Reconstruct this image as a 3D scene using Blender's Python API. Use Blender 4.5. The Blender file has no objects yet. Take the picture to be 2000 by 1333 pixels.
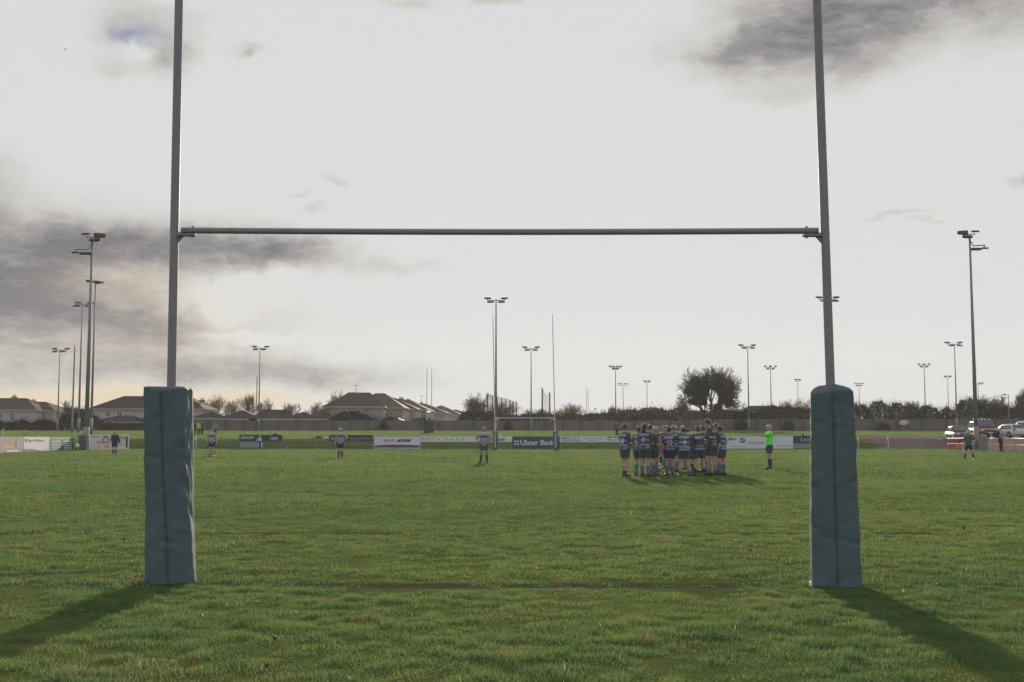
import bpy, bmesh, math, random
import numpy as np
from mathutils import Vector, Matrix
R = math.radians
sc = bpy.context.scene
COL = sc.collection

# ------------------------------------------------------------------ camera
F, CX, CY, H, HOR = 2230.0, 1000.0, 666.5, 1.213, 854.5
PITCH = math.atan((HOR - CY) / F)
cd = bpy.data.cameras.new('camera')
cam = bpy.data.objects.new('camera', cd); COL.objects.link(cam)
cd.sensor_width = 36.0; cd.lens = F / 2000 * 36.0
cd.clip_start = 0.1; cd.clip_end = 5000
cam.location = (0, 0, H); cam.rotation_euler = (math.pi / 2 + PITCH, 0, 0)
sc.camera = cam
sc.render.resolution_x, sc.render.resolution_y = 1024, 682
sc.view_settings.view_transform = 'Standard'
sc.view_settings.look = 'None'
sc.view_settings.exposure = 0.7
sc.view_settings.gamma = 1.0
sc.cycles.max_bounces = 6
sc.cycles.transparent_max_bounces = 8
sc.cycles.sample_clamp_indirect = 4.0

cp, sp = math.cos(PITCH), math.sin(PITCH)
def ray(px, py):
    a = -(py - CY) / F
    return ((px - CX) / F, cp - a * sp, sp + a * cp)
def at(px, py, Y):
    d = ray(px, py); k = Y / d[1]
    return (d[0] * k, Y, H + d[2] * k)
def gx(px, Y, z=0.0):
    return (px - CX) / F * (Y * cp + (z - H) * sp)
def zpx(py, Y):
    return at(CX, py, Y)[2]
def gy(py):                       # distance of a pitch level (z = 0) pixel row
    d = ray(CX, py); return -H / d[2] * d[1]

# ------------------------------------------------------------------ sun
SAZ, SEL = 1.15, 12.5
S = Vector((math.sin(R(SAZ)) * math.cos(R(SEL)), math.cos(R(SAZ)) * math.cos(R(SEL)), math.sin(R(SEL))))
sl = bpy.data.lights.new('sun', 'SUN'); sl.energy = 3.8; sl.angle = R(1.3); sl.color = (1.0, 0.88, 0.68)
so = bpy.data.objects.new('sun', sl); COL.objects.link(so)
so.rotation_euler = S.to_track_quat('Z', 'Y').to_euler()

# ------------------------------------------------------------------ node helpers
class NT:
    def __init__(s, tree): s.t = tree; s.n = tree.nodes; s.l = tree.links
    def node(s, typ, **kw):
        n = s.n.new(typ)
        for k, v in kw.items(): setattr(n, k, v)
        return n
    def put(s, sock, v):
        if isinstance(v, bpy.types.NodeSocket): s.l.new(v, sock)
        else: sock.default_value = v
    def m(s, op, a, b=None, c=None, clamp=False):
        n = s.n.new('ShaderNodeMath'); n.operation = op; n.use_clamp = clamp
        s.put(n.inputs[0], a)
        if b is not None: s.put(n.inputs[1], b)
        if c is not None: s.put(n.inputs[2], c)
        return n.outputs[0]
    def mix(s, f, a, b, blend='MIX'):
        n = s.n.new('ShaderNodeMix'); n.data_type = 'RGBA'; n.blend_type = blend
        s.put(n.inputs[0], f)
        for i, v in ((6, a), (7, b)):
            s.put(n.inputs[i], (*v, 1) if isinstance(v, tuple) and len(v) == 3 else v)
        return n.outputs[2]
    def noise(s, vec, scale, detail=4, rough=.55, dist=0.0):
        n = s.n.new('ShaderNodeTexNoise')
        if vec is not None: s.l.new(vec, n.inputs['Vector'])
        n.inputs['Scale'].default_value = scale; n.inputs['Detail'].default_value = detail
        n.inputs['Roughness'].default_value = rough; n.inputs['Distortion'].default_value = dist
        return n
    def ramp(s, f, stops, interp='LINEAR'):
        n = s.n.new('ShaderNodeValToRGB'); n.color_ramp.interpolation = interp
        e = n.color_ramp.elements
        while len(e) < len(stops): e.new(0.5)
        for i, (p, c) in enumerate(stops):
            e[i].position = p; e[i].color = (*c, 1)
        s.put(n.inputs[0], f); return n.outputs[0]
    def smooth(s, v, a, b):
        n = s.n.new('ShaderNodeMapRange'); n.interpolation_type = 'SMOOTHSTEP'
        s.put(n.inputs[0], v); n.inputs[1].default_value = a; n.inputs[2].default_value = b
        return n.outputs[0]

# ------------------------------------------------------------------ sky
w = bpy.data.worlds.new('World'); sc.world = w; w.use_nodes = True
t = NT(w.node_tree); t.n.clear()
wo = t.node('ShaderNodeOutputWorld'); bg = t.node('ShaderNodeBackground')
t.l.new(bg.outputs[0], wo.inputs[0])
sky = t.node('ShaderNodeTexSky'); sky.sky_type = 'NISHITA'; sky.sun_disc = False
sky.sun_elevation = R(SEL); sky.sun_rotation = R(SAZ)
nish = t.node('ShaderNodeVectorMath', operation='SCALE'); t.l.new(sky.outputs[0], nish.inputs[0]); nish.inputs['Scale'].default_value = 0.10
tc = t.node('ShaderNodeTexCoord'); D = tc.outputs['Generated']
nw = t.noise(D, 9.0, 5, .6); nw2 = t.noise(D, 38.0, 4, .6)
sx = t.node('ShaderNodeSeparateXYZ'); t.l.new(D, sx.inputs[0])
c1 = t.node('ShaderNodeSeparateColor'); t.l.new(nw.outputs['Color'], c1.inputs[0])
c2 = t.node('ShaderNodeSeparateColor'); t.l.new(nw2.outputs['Color'], c2.inputs[0])
DEG = 57.29578
az = t.m('MULTIPLY', t.m('ARCTAN2', sx.outputs[0], sx.outputs[1]), DEG)
el = t.m('MULTIPLY', t.m('ARCSINE', sx.outputs[2]), DEG)
def warp(v, n1, n2, a1, a2):
    v = t.m('MULTIPLY_ADD', t.m('SUBTRACT', n1, .5), a1, v)
    return t.m('MULTIPLY_ADD', t.m('SUBTRACT', n2, .5), a2, v)
azw = warp(az, c1.outputs[0], c2.outputs[0], 4.5, 2.2)
elw = warp(el, c1.outputs[1], c2.outputs[1], 2.0, 1.2)
def azel(px, py):
    d = Vector(ray(px, py)).normalized()
    return math.degrees(math.atan2(d.x, d.y)), math.degrees(math.asin(d.z))
PD = 1 / 39.0
def blob(px, py, sxp, syp, wgt, A=None, E=None, rot=0):
    a0, e0 = azel(px, py)
    A = A or azw; E = E or elw
    da = t.m('SUBTRACT', A, a0); de = t.m('SUBTRACT', E, e0)
    if rot:
        c, s_ = math.cos(R(rot)), math.sin(R(rot))
        da, de = (t.m('ADD', t.m('MULTIPLY', da, c), t.m('MULTIPLY', de, s_)),
                  t.m('SUBTRACT', t.m('MULTIPLY', de, c), t.m('MULTIPLY', da, s_)))
    u = t.m('MULTIPLY', da, 1 / (sxp * PD)); v = t.m('MULTIPLY', de, 1 / (syp * PD))
    q = t.m('ADD', t.m('MULTIPLY', u, u), t.m('MULTIPLY', v, v))
    return t.m('MULTIPLY', t.m('POWER', 2.71828, t.m('MULTIPLY', q, -1)), wgt)
def total(bs):
    r = bs[0]
    for b in bs[1:]: r = t.m('ADD', r, b)
    return r
dark = total([
    blob(-50, 620, 440, 150, .52), blob(260, 650, 190, 100, .16),
    blob(-20, 535, 270, 85, .88), blob(150, 492, 200, 36, .58), blob(330, 487, 150, 34, .52), blob(540, 497, 125, 30, .92), blob(250, 640, 150, 36, .46), blob(60, 600, 130, 40, .22),
    blob(560, 732, 230, 26, .50), blob(330, 722, 200, 25, .16), blob(760, 525, 130, 14, .16), blob(170, 715, 300, 28, .10), blob(60, 435, 150, 26, .14),
    blob(1640, 10, 165, 70, .80), blob(1530, 75, 150, 55, .56), blob(1790, 0, 130, 55, .50), blob(1660, 110, 90, 40, .25), blob(1390, 105, 90, 14, .20), blob(1530, 185, 90, 20, .17), blob(1480, 120, 110, 40, .14),
    blob(1640, 140, 70, 34, .20), blob(1970, 10, 120, 70, .36), blob(275, 62, 90, 40, .36), blob(235, 125, 70, 18, .16), blob(325, 112, 40, 32, .34), blob(330, 20, 90, 20, .14),
    blob(478, 112, 26, 7, 0.41), blob(492, 98, 40, 10, 0.20), blob(800, 5, 50, 11, 0.26), blob(960, 3, 50, 9, 0.27), blob(665, 357, 34, 9, 0.24), blob(622, 410, 30, 11, 0.20), blob(580, 378, 34, 5, 0.20),
    blob(1760, 418, 60, 5, 0.24), blob(1825, 430, 50, 5, 0.17), blob(1985, 355, 30, 12, 0.41), blob(-20, 350, 60, 60, 0.24), blob(1500, 300, 30, 8, 0.05),
])
gaps = total([blob(237, 546, 70, 20, .36), blob(215, 598, 60, 11, .34, rot=-14), blob(400, 606, 75, 42, .62), blob(480, 560, 110, 30, .32), blob(440, 657, 120, 8, .36), blob(480, 672, 60, 5, .22), blob(95, 662, 90, 8, .14),
              blob(262, 100, 26, 18, .30), blob(1440, 52, 40, 18, .16), blob(160, 772, 330, 10, .22), blob(70, 690, 60, 6, .08), blob(300, 690, 110, 5, .10)])
# layered cloud texture, stretched along the horizon
cvec = t.node('ShaderNodeCombineXYZ'); t.l.new(t.m('MULTIPLY', az, .16), cvec.inputs[0]); t.l.new(t.m('MULTIPLY', el, .42), cvec.inputs[1])
fine = t.noise(cvec.outputs[0], 1.6, 8, .62, .5)
fin2 = t.noise(cvec.outputs[0], 5.5, 9, .66, .6)
cov = t.m('SUBTRACT', dark, gaps)
mod = t.m('ADD', t.m('MULTIPLY_ADD', t.m('SUBTRACT', fine.outputs[0], .5), 1.7, 1.0), t.m('MULTIPLY', t.m('SUBTRACT', fin2.outputs[0], .5), 1.3))
cov = t.m('MULTIPLY', cov, t.m('MULTIPLY', mod, .74), clamp=True)
veil_front = (0.690, 0.700, 0.700)
cosS = t.node('ShaderNodeVectorMath', operation='DOT_PRODUCT'); t.l.new(D, cosS.inputs[0]); cosS.inputs[1].default_value = S
back = t.m('SUBTRACT', 1.0, t.smooth(cosS.outputs['Value'], -0.15, 0.76))
BACKSKY = (0.79, 0.84, 0.95)
veil = t.mix(back, veil_front, BACKSKY)
veil = t.mix(t.m('MULTIPLY', back, .25), veil, nish.outputs[0])
ccol = t.ramp(cov, [(0.0, (.690, .700, .700)), (.14, (.60, .60, .585)), (.34, (.455, .44, .425)), (.56, (.318, .308, .315)), (.80, (.228, .220, .240)), (1.0, (.168, .164, .19))])
col = t.mix(t.m('MULTIPLY', t.smooth(cov, 0.0, .10), t.m('SUBTRACT', 1.0, back)), veil, ccol)
warm = total([blob(120, 778, 340, 18, 1.2, az, elw), blob(480, 790, 200, 18, .75, az, elw), blob(400, 610, 150, 50, .25), blob(225, 560, 120, 40, .35), blob(150, 690, 300, 40, .18)])
warm = t.m('MULTIPLY', warm, t.m('MULTIPLY_ADD', fine.outputs[0], 1.2, .3), clamp=True)
col = t.mix(t.m('MULTIPLY', warm, .85), col, (.74, .61, .40))
blue = t.m('MULTIPLY', blob(255, 62, 42, 14, .8), 1.0, clamp=True)
col = t.mix(blue, col, (.25, .27, .43))
t.l.new(col, bg.inputs[0]); bg.inputs[1].default_value = 0.612

# ------------------------------------------------------------------ scene helpers
def tag(o, label=None, cat=None, group=None, kind=None):
    if label: o['label'] = label
    if cat: o['category'] = cat
    if group: o['group'] = group
    if kind: o['kind'] = kind
    return o
def thing(name, label, cat, loc=(0, 0, 0), rz=0.0, group=None, scale=1.0):
    o = bpy.data.objects.new(name, None); COL.objects.link(o)
    o.empty_display_size = .2
    o.location = loc; o.rotation_euler = (0, 0, rz); o.scale = (scale,) * 3
    return tag(o, label, cat, group)
class MB:
    def __init__(s): s.v = []; s.f = []
    def add(s, vs, fs):
        b = len(s.v); s.v += [tuple(v) for v in vs]; s.f += [tuple(i + b for i in f) for f in fs]; return s
    def box(s, c, d, rot=None):
        x, y, z = d[0] / 2, d[1] / 2, d[2] / 2
        vs = [Vector((i * x, j * y, k * z)) for k in (-1, 1) for j in (-1, 1) for i in (-1, 1)]
        if rot is not None: vs = [rot @ v for v in vs]
        c = Vector(c)
        return s.add([v + c for v in vs], [(0, 2, 3, 1), (4, 5, 7, 6), (0, 1, 5, 4), (2, 6, 7, 3), (0, 4, 6, 2), (1, 3, 7, 5)])
    def tube(s, p0, p1, r0, r1=None, n=8, caps=True):
        r1 = r0 if r1 is None else r1
        p0, p1 = Vector(p0), Vector(p1); d = (p1 - p0)
        if d.length < 1e-9: return s
        d.normalize(); u = d.orthogonal().normalized(); v = d.cross(u)
        vs = []
        for p, r in ((p0, r0), (p1, r1)):
            for i in range(n):
                a = 2 * math.pi * i / n; vs.append(p + u * (r * math.cos(a)) + v * (r * math.sin(a)))
        fs = [(i, (i + 1) % n, n + (i + 1) % n, n + i) for i in range(n)]
        if caps: fs += [tuple(range(n - 1, -1, -1)), tuple(range(n, 2 * n))]
        return s.add(vs, fs)
    def loft(s, rings, caps=True):
        n = len(rings[0]); vs = [p for r in rings for p in r]; fs = []
        for k in range(len(rings) - 1):
            for i in range(n):
                j = (i + 1) % n
                fs.append((k * n + i, k * n + j, (k + 1) * n + j, (k + 1) * n + i))
        if caps: fs += [tuple(range(n - 1, -1, -1)), tuple(range((len(rings) - 1) * n, len(rings) * n))]
        return s.add(vs, fs)
    def sphere(s, c, r, n=10, m=7):
        rings = []
        r = (r, r, r) if not isinstance(r, (tuple, list)) else r
        for k in range(1, m):
            th = math.pi * k / m
            rings.append([(c[0] + r[0] * math.sin(th) * math.cos(2 * math.pi * i / n), c[1] + r[1] * math.sin(th) * math.sin(2 * math.pi * i / n), c[2] - r[2] * math.cos(th)) for i in range(n)])
        return s.loft(rings)
    def build(s, name, mat, parent=None, smooth=False, bevel=0.0):
        me = bpy.data.meshes.new(name); me.from_pydata(s.v, [], s.f); me.update()
        return link(name, me, mat, parent, smooth, bevel)
def link(name, me, mat, parent=None, smooth=False, bevel=0.0):
    o = bpy.data.objects.new(name, me); COL.objects.link(o)
    if mat: me.materials.append(mat)
    if parent: o.parent = parent
    if smooth: me.polygons.foreach_set('use_smooth', [True] * len(me.polygons))
    if bevel:
        b = o.modifiers.new('bevel', 'BEVEL'); b.width = bevel; b.segments = 2; b.limit_method = 'ANGLE'
    return o
def np_mesh(name, V, T):          # V (n,3), T (m,3) triangles
    me = bpy.data.meshes.new(name)
    V = np.asarray(V, np.float32); T = np.asarray(T, np.int32)
    me.vertices.add(len(V)); me.vertices.foreach_set('co', V.ravel())
    me.loops.add(T.size); me.loops.foreach_set('vertex_index', T.ravel())
    me.polygons.add(len(T)); me.polygons.foreach_set('loop_start', np.arange(len(T), dtype=np.int32) * T.shape[1])
    me.update(calc_edges=True); return me

MATS = {}
def mat(name, col, rough=.6, var=.18, scale=6.0, spec=.4, metal=0.0, bump=0.0, trans=0.0, coat=0.0):
    if name in MATS: return MATS[name]
    m = bpy.data.materials.new(name); m.use_nodes = True; MATS[name] = m
    q = NT(m.node_tree); b = q.n['Principled BSDF']
    tcn = q.node('ShaderNodeTexCoord')
    nz = q.noise(tcn.outputs['Object'], scale, 5, .6)
    f = q.m('MULTIPLY_ADD', q.m('SUBTRACT', nz.outputs[0], .5), var * 2.4, 1.0)
    vm = q.node('ShaderNodeVectorMath', operation='SCALE'); vm.inputs[0].default_value = col; q.l.new(f, vm.inputs['Scale'])
    q.l.new(vm.outputs[0], b.inputs['Base Color'])
    b.inputs['Roughness'].default_value = rough; b.inputs['Specular IOR Level'].default_value = spec
    b.inputs['Metallic'].default_value = metal; b.inputs['Coat Weight'].default_value = coat
    if bump:
        bn = q.node('ShaderNodeBump'); bn.inputs['Strength'].default_value = bump; bn.inputs['Distance'].default_value = .02
        q.l.new(nz.outputs[0], bn.inputs['Height']); q.l.new(bn.outputs[0], b.inputs['Normal'])
    if trans:
        tr = q.node('ShaderNodeBsdfTranslucent'); q.l.new(vm.outputs[0], tr.inputs[0])
        ms = q.node('ShaderNodeMixShader'); ms.inputs[0].default_value = trans
        q.l.new(b.outputs[0], ms.inputs[1]); q.l.new(tr.outputs[0], ms.inputs[2])
        q.l.new(ms.outputs[0], q.n['Material Output'].inputs[0])
    return m
def hoops(name, base, bands, rough=.8, body_only=True):       # cloth with bands at heights of the garment itself
    if name in MATS: return MATS[name]
    m = bpy.data.materials.new(name); m.use_nodes = True; MATS[name] = m
    q = NT(m.node_tree); b = q.n['Principled BSDF']
    tcn = q.node('ShaderNodeTexCoord'); s_ = q.node('ShaderNodeSeparateXYZ'); q.l.new(tcn.outputs['Object'], s_.inputs[0])
    stops = [(0.0, base)]
    for z0, z1, c in bands: stops += [(z0 / 2, c), (z1 / 2, base)]
    cr = q.ramp(q.m('MULTIPLY', s_.outputs[2], .5), stops, 'CONSTANT')
    if body_only: cr = q.mix(q.m('GREATER_THAN', q.m('ABSOLUTE', s_.outputs[0]), .186), cr, base)      # plain sleeves
    nz = q.noise(tcn.outputs['Object'], 14, 4, .6)
    cr = q.mix(q.m('MULTIPLY', nz.outputs[0], .35), cr, tuple(x * .6 for x in base))
    q.l.new(cr, b.inputs['Base Color']); b.inputs['Roughness'].default_value = rough; b.inputs['Specular IOR Level'].default_value = .2
    return m
def text_mesh(s, shear=0.0, bold=0.0):
    c = bpy.data.curves.new('text', 'FONT'); c.body = s; c.shear = shear; c.offset = bold; c.extrude = .01; c.resolution_u = 3
    o = bpy.data.objects.new('text', c); COL.objects.link(o)
    dg = bpy.context.evaluated_depsgraph_get(); dg.update()
    me = bpy.data.meshes.new_from_object(o.evaluated_get(dg))
    bpy.data.objects.remove(o); bpy.data.curves.remove(c)
    return me
def smoothstep(x):
    x = np.clip(x, 0, 1); return x * x * (3 - 2 * x)
# ------------------------------------------------------------------ terrain
def xr(y): return np.clip(43.8 - 2.5 * (115 - y) / 23, 41.2, 43.8) + 1.0
def xl(y): return -(38.4 + 3.1 * np.clip((y - 84) / 38, 0, 1)) - 1.2
def terr(x, y):
    s = np.maximum(np.maximum(xl(y) - x, x - xr(y)), np.maximum(y - 118.6, 0))
    return 1.05 * smoothstep(s / 3.4) + .0165 * np.clip(s - 3.4, 0, 110)
def tz(x, y): return float(terr(np.float64(x), np.float64(y)))
def on(px, Y):
    x = gx(px, Y); z = tz(x, Y); x = gx(px, Y, z); return (x, Y, tz(x, Y))

def grid_mesh(name, xs, ys, lift=0.0, keep=None):
    X, Y = np.meshgrid(xs, ys); Z = terr(X, Y) + lift
    V = np.stack([X, Y, Z], -1).reshape(-1, 3)
    nx, ny = len(xs), len(ys)
    i = (np.arange(ny - 1)[:, None] * nx + np.arange(nx - 1)[None]).ravel()
    Q = np.stack([i, i + 1, i + nx + 1, i + nx], 1)
    if keep is not None:
        c = V[Q].mean(1); Q = Q[keep(c[:, 0], c[:, 1])]
        u, inv = np.unique(Q.ravel(), return_inverse=True); V = V[u]; Q = inv.reshape(-1, 4)
    return np_mesh(name, V, Q)

def grass_ground_mat():
    m = bpy.data.materials.new('turf soil'); m.use_nodes = True
    q = NT(m.node_tree); b = q.n['Principled BSDF']
    g = q.node('ShaderNodeTexCoord').outputs['Object']
    n1 = q.noise(g, .35, 5, .6); n2 = q.noise(g, 5.0, 6, .65); n3 = q.noise(g, 60.0, 3, .6)
    c = q.ramp(n2.outputs[0], [(.3, (.050, .058, .024)), (.55, (.080, .100, .030)), (.75, (.110, .125, .036))])
    c = q.mix(q.smooth(n1.outputs[0], .42, .62), c, (.105, .122, .034))
    c = q.mix(q.m('MULTIPLY', n3.outputs[0], .5), c, (.045, .048, .022))
    sg = q.node('ShaderNodeSeparateXYZ'); q.l.new(g, sg.inputs[0])
    yy_ = q.m('MULTIPLY_ADD', q.noise(g, 1.3, 2).outputs[0], .12, sg.outputs[1]); ln_ = q.m('SUBTRACT', 1.0, q.smooth(q.m('ABSOLUTE', q.m('SUBTRACT', yy_, 9.56)), .10, .20)); ln2 = q.m('SUBTRACT', 1.0, q.smooth(q.m('ABSOLUTE', q.m('SUBTRACT', yy_, 14.61)), .10, .2)); c = q.mix(q.m('MAXIMUM', ln_, ln2), c, (.050, .052, .034))
    y2_ = q.m('SUBTRACT', yy_, q.m('MULTIPLY_ADD', sg.outputs[0], .42, 12.13)); ln3 = q.m('MULTIPLY', q.m('SUBTRACT', 1.0, q.smooth(q.m('ABSOLUTE', y2_), .08, .18)), q.m('LESS_THAN', sg.outputs[0], -3.4)); c = q.mix(ln3, c, (.050, .052, .034))
    far = q.smooth(sg.outputs[1], 118, 124); c = q.mix(far, c, (.105, .135, .05))
    q.l.new(c, b.inputs['Base Color']); b.inputs['Roughness'].default_value = 1.0; b.inputs['Specular IOR Level'].default_value = 0.0
    return m
xs = np.unique(np.concatenate([np.linspace(-900, -80, 30), np.arange(-80, -30, .8), np.linspace(-30, 34, 40), np.arange(34, 90, .8), np.linspace(90, 900, 30)]))
ys = np.unique(np.concatenate([np.linspace(-300, 0, 12), np.linspace(0, 116, 60), np.arange(116, 126, .4), np.linspace(126, 260, 60), np.linspace(260, 1500, 20)]))
gr = link('ground', grid_mesh('ground', xs, ys), grass_ground_mat(), smooth=True); tag(gr, kind='structure')

# brown gravel of the car park bank beyond the right hand corner
def gravel_keep(x, y):
    edge = 38.4 + .9 * np.sin(y * 1.7) + .6 * np.sin(y * 4.1)
    return ((x > edge + np.clip(122 - y, 0, 4) * -.3) & (y > 117.6) & (y < 142)) | ((x > xr(y) - .7) & (y > 70) & (y < 142))
gm = mat('gravel', (.155, .120, .106), 1.0, .35, 1.5, 0.0)
gv = link('gravel_bank', grid_mesh('gravel_bank', np.arange(34, 110, .4), np.arange(70, 142, .4), .03, gravel_keep), gm, smooth=True)
tag(gv, kind='structure')

# ------------------------------------------------------------------ grass blades
rng = np.random.default_rng(7)
def vnoise(x, y, s, seed):
    r = np.random.default_rng(seed).random((256, 256))
    u = x * s; v = y * s; i = np.floor(u).astype(int); j = np.floor(v).astype(int)
    fu = smoothstep(u - i); fv = smoothstep(v - j)
    g = lambda a, b: r[a % 256, b % 256]
    return (g(i, j) * (1 - fu) + g(i + 1, j) * fu) * (1 - fv) + (g(i, j + 1) * (1 - fu) + g(i + 1, j + 1) * fu) * fv
def line_mask(x, y):                # worn, sunken pitch lines
    wob = (vnoise(x, y * 0 + 3, 1.3, 5) - .5) * .12
    a = np.abs(y - (9.50 + wob - .02 * x)) - .14 - .06 * vnoise(x, y, 3, 9)
    a = np.where((x > -1.95) & (x < 1.8), a, 1.0)
    b = np.abs(y - (10.55 + .42 * (x + 3.6) + wob)) - .10
    b = np.where((x < -3.5), b, 1.0)
    c = np.abs(y - (14.55 + wob)) - .13
    c = np.where(((x > -3.75) & (x < -1.5)) | ((x > 2.5) & (x < 3.75)) | ((x > 4.5) & (x < 5.3)), c, 1.0)
    return np.minimum(np.minimum(a, b), c)
def blades(d0, d1, dens, hgt, wid, full):
    n = int(dens * (.46 * (d1 * d1 - d0 * d0) + 4.0 * (d1 - d0)))
    y = np.sqrt(rng.random(n) * (d1 * d1 - d0 * d0) + d0 * d0)
    x = (rng.random(n) * 2 - 1) * (.46 * y + 2.0)
    patch = .35 * vnoise(x, y, 1.1, 1) + .4 * vnoise(x, y * 1.5, 2.6, 2) + .25 * vnoise(x, y, 6.5, 8)
    big = vnoise(x, y, .22, 3)
    keep = rng.random(n) < np.clip(patch * 3.2 - .75, .07, 1)
    lm = line_mask(x, y)
    keep &= (lm > 0) | (rng.random(n) < .34)
    keep &= ~gravel_keep(x, y)
    x, y, patch, big, lm = x[keep], y[keep], patch[keep], big[keep], lm[keep]; n = len(x)
    tuft = vnoise(x, y, 7.5, 4)
    h = hgt * (.40 + .95 * rng.random(n)) * (.25 + 1.5 * tuft ** 1.4) * (.45 + 1.1 * patch)
    h = np.where(lm < 0, h * .45, np.where((lm < .45) & (y < 16) , h * (.45 + .55 * np.clip(lm / .45, 0, 1)), h))
    ph = rng.random(n) * 2 * np.pi; wd = wid * (.6 + .8 * rng.random(n))
    ux, uy = np.cos(ph) * wd / 2, np.sin(ph) * wd / 2
    la = rng.random(n) * 2 * np.pi; ln = h * (.2 + 1.0 * rng.random(n) ** 1.5)
    lx, ly = np.cos(la) * ln, np.sin(la) * ln
    z0 = (terr(x, y) if d1 > 116 else np.zeros(n)) - .004
    tint = np.clip(.46 * rng.random(n) + .33 * big + .40 * (vnoise(x, y, 4.0, 12) - .35) + .14, 0, 1)
    dry = rng.random(n) < .05
    dry |= (vnoise(x, y, 2.2, 21) > .80) & (rng.random(n) < .35)
    tint = np.where(dry, 1.20 + .5 * rng.random(n), tint)
    dew_glint = (rng.random(n) < .0012) & (y < 22); tint = np.where(dew_glint, 1.85, tint)  # a few near-white blades: sparkle of dew painted into the tint
    P = lambda a, b, c: np.stack([a, b, c], -1)
    if full:
        V = np.stack([P(x - ux, y - uy, z0), P(x + ux, y + uy, z0),
                      P(x - .7 * ux + .35 * lx, y - .7 * uy + .35 * ly, z0 + .6 * h), P(x + .7 * ux + .35 * lx, y + .7 * uy + .35 * ly, z0 + .6 * h),
                      P(x + lx, y + ly, z0 + h)], 1)
        T = np.array([[0, 1, 3], [0, 3, 2], [2, 3, 4]])
    else:
        V = np.stack([P(x - ux, y - uy, z0), P(x + ux, y + uy, z0), P(x + lx, y + ly, z0 + h)], 1)
        T = np.array([[0, 1, 2]])
    k = V.shape[1]
    T = (T[None] + (np.arange(n) * k)[:, None, None]).reshape(-1, 3)
    return V.reshape(-1, 3), T, np.repeat(tint, k)
sets = [blades(4.0, 9.5, 9500, .030, .0038, True), blades(9.5, 18, 4300, .033, .0056, True), blades(18, 34, 1150, .040, .010, False),
        blades(34, 62, 260, .052, .021, False), blades(62, 119, 60, .06, .05, False), blades(119, 206, 26, .085, .10, False)]
Vs, Ts, Ns, b = [], [], [], 0
for V, T, N in sets:
    Vs.append(V); Ts.append(T + b); Ns.append(N); b += len(V)
me = np_mesh('grass', np.concatenate(Vs), np.concatenate(Ts))
at_ = me.attributes.new('tint', 'FLOAT', 'POINT'); at_.data.foreach_set('value', np.concatenate(Ns).astype(np.float32))
gmat = bpy.data.materials.new('grass blades'); gmat.use_nodes = True
q = NT(gmat.node_tree); pb = q.n['Principled BSDF']
an = q.node('ShaderNodeAttribute', attribute_name='tint')
tnt = q.m('MULTIPLY', an.outputs['Fac'], .55)
gc = q.ramp(tnt, [(0.0, (.058, .102, .058)), (.22, (.103, .170, .070)), (.46, (.180, .240, .074)), (.62, (.245, .245, .09)), (.93, (.24, .18, .12)), (.98, (.70, .72, .45))])  # palest stop is the painted sparkle
q.l.new(gc, pb.inputs['Base Color']); pb.inputs['Roughness'].default_value = .75; pb.inputs['Specular IOR Level'].default_value = .08
tr = q.node('ShaderNodeBsdfTranslucent'); q.l.new(gc, tr.inputs[0])
ms = q.node('ShaderNodeMixShader'); ms.inputs[0].default_value = .5
q.l.new(pb.outputs[0], ms.inputs[1]); q.l.new(tr.outputs[0], ms.inputs[2]); q.l.new(ms.outputs[0], q.n['Material Output'].inputs[0])
g = link('grass', me, gmat); tag(g, 'short rough green grass of the rugby pitch', 'grass', kind='stuff')

# a few fallen leaves on the near turf
lfm = mat('dead leaf', (.13, .050, .032), .8, .3, 40)
for i, (px, py, sz, lab) in enumerate([(240, 1061, .045, 'dark red fallen leaf lying on grass left of the left post pad'),
        (268, 1190, .03, 'brown fallen leaf in the shadow of the left post pad'), (537, 1262, .03, 'brown fallen leaf on the near grass right of the left pad shadow'),
        (524, 1320, .03, 'dark brown fallen leaf on the nearest grass at the bottom edge of the picture'), (1467, 1083, .035, 'small red fallen leaf on grass just left of the right post pad'),
        (1882, 1005, .055, 'orange red fallen leaf on grass right of the right post pad'), (1882, 1039, .04, 'dull red fallen leaf below the orange leaf right of the right pad')]):
    Y = gy(py); x = gx(px, Y)
    lb = MB(); n = 9
    ring = [(sz * (.5 + .18 * math.cos(5 * a)) * math.cos(a), sz * (.45 + .18 * math.cos(5 * a)) * math.sin(a), .012 * math.sin(2 * a)) for a in [2 * math.pi * k / 20 for k in range(20)]]
    ring2 = [(p[0], p[1], p[2] + .003) for p in ring]
    lb.loft([ring, ring2])
    o = lb.build('fallen_leaf', lfm); o.location = (x, Y, .05); o.rotation_euler = (R(28), R(10 * i), i * 1.3)
    tag(o, lab, 'leaf', 'fallen leaves on the pitch')
# ------------------------------------------------------------------ near goal
steel = mat('grey painted steel', (.250, .228, .234), .55, .14, 9.0, .15)
dsteel = mat('galvanised steel', (.23, .21, .205), .7, .07, 1.0, .2)
vinyl = mat('teal vinyl', (.106, .134, .132), .7, .16, 5.0, .08)
seamm = mat('dark seam', (.085, .090, .097), .7)
white = mat('white paint', (.74, .73, .70), .5, .06)
offw = mat('off white board', (.62, .61, .63), .55, .05, 2.0)

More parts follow.
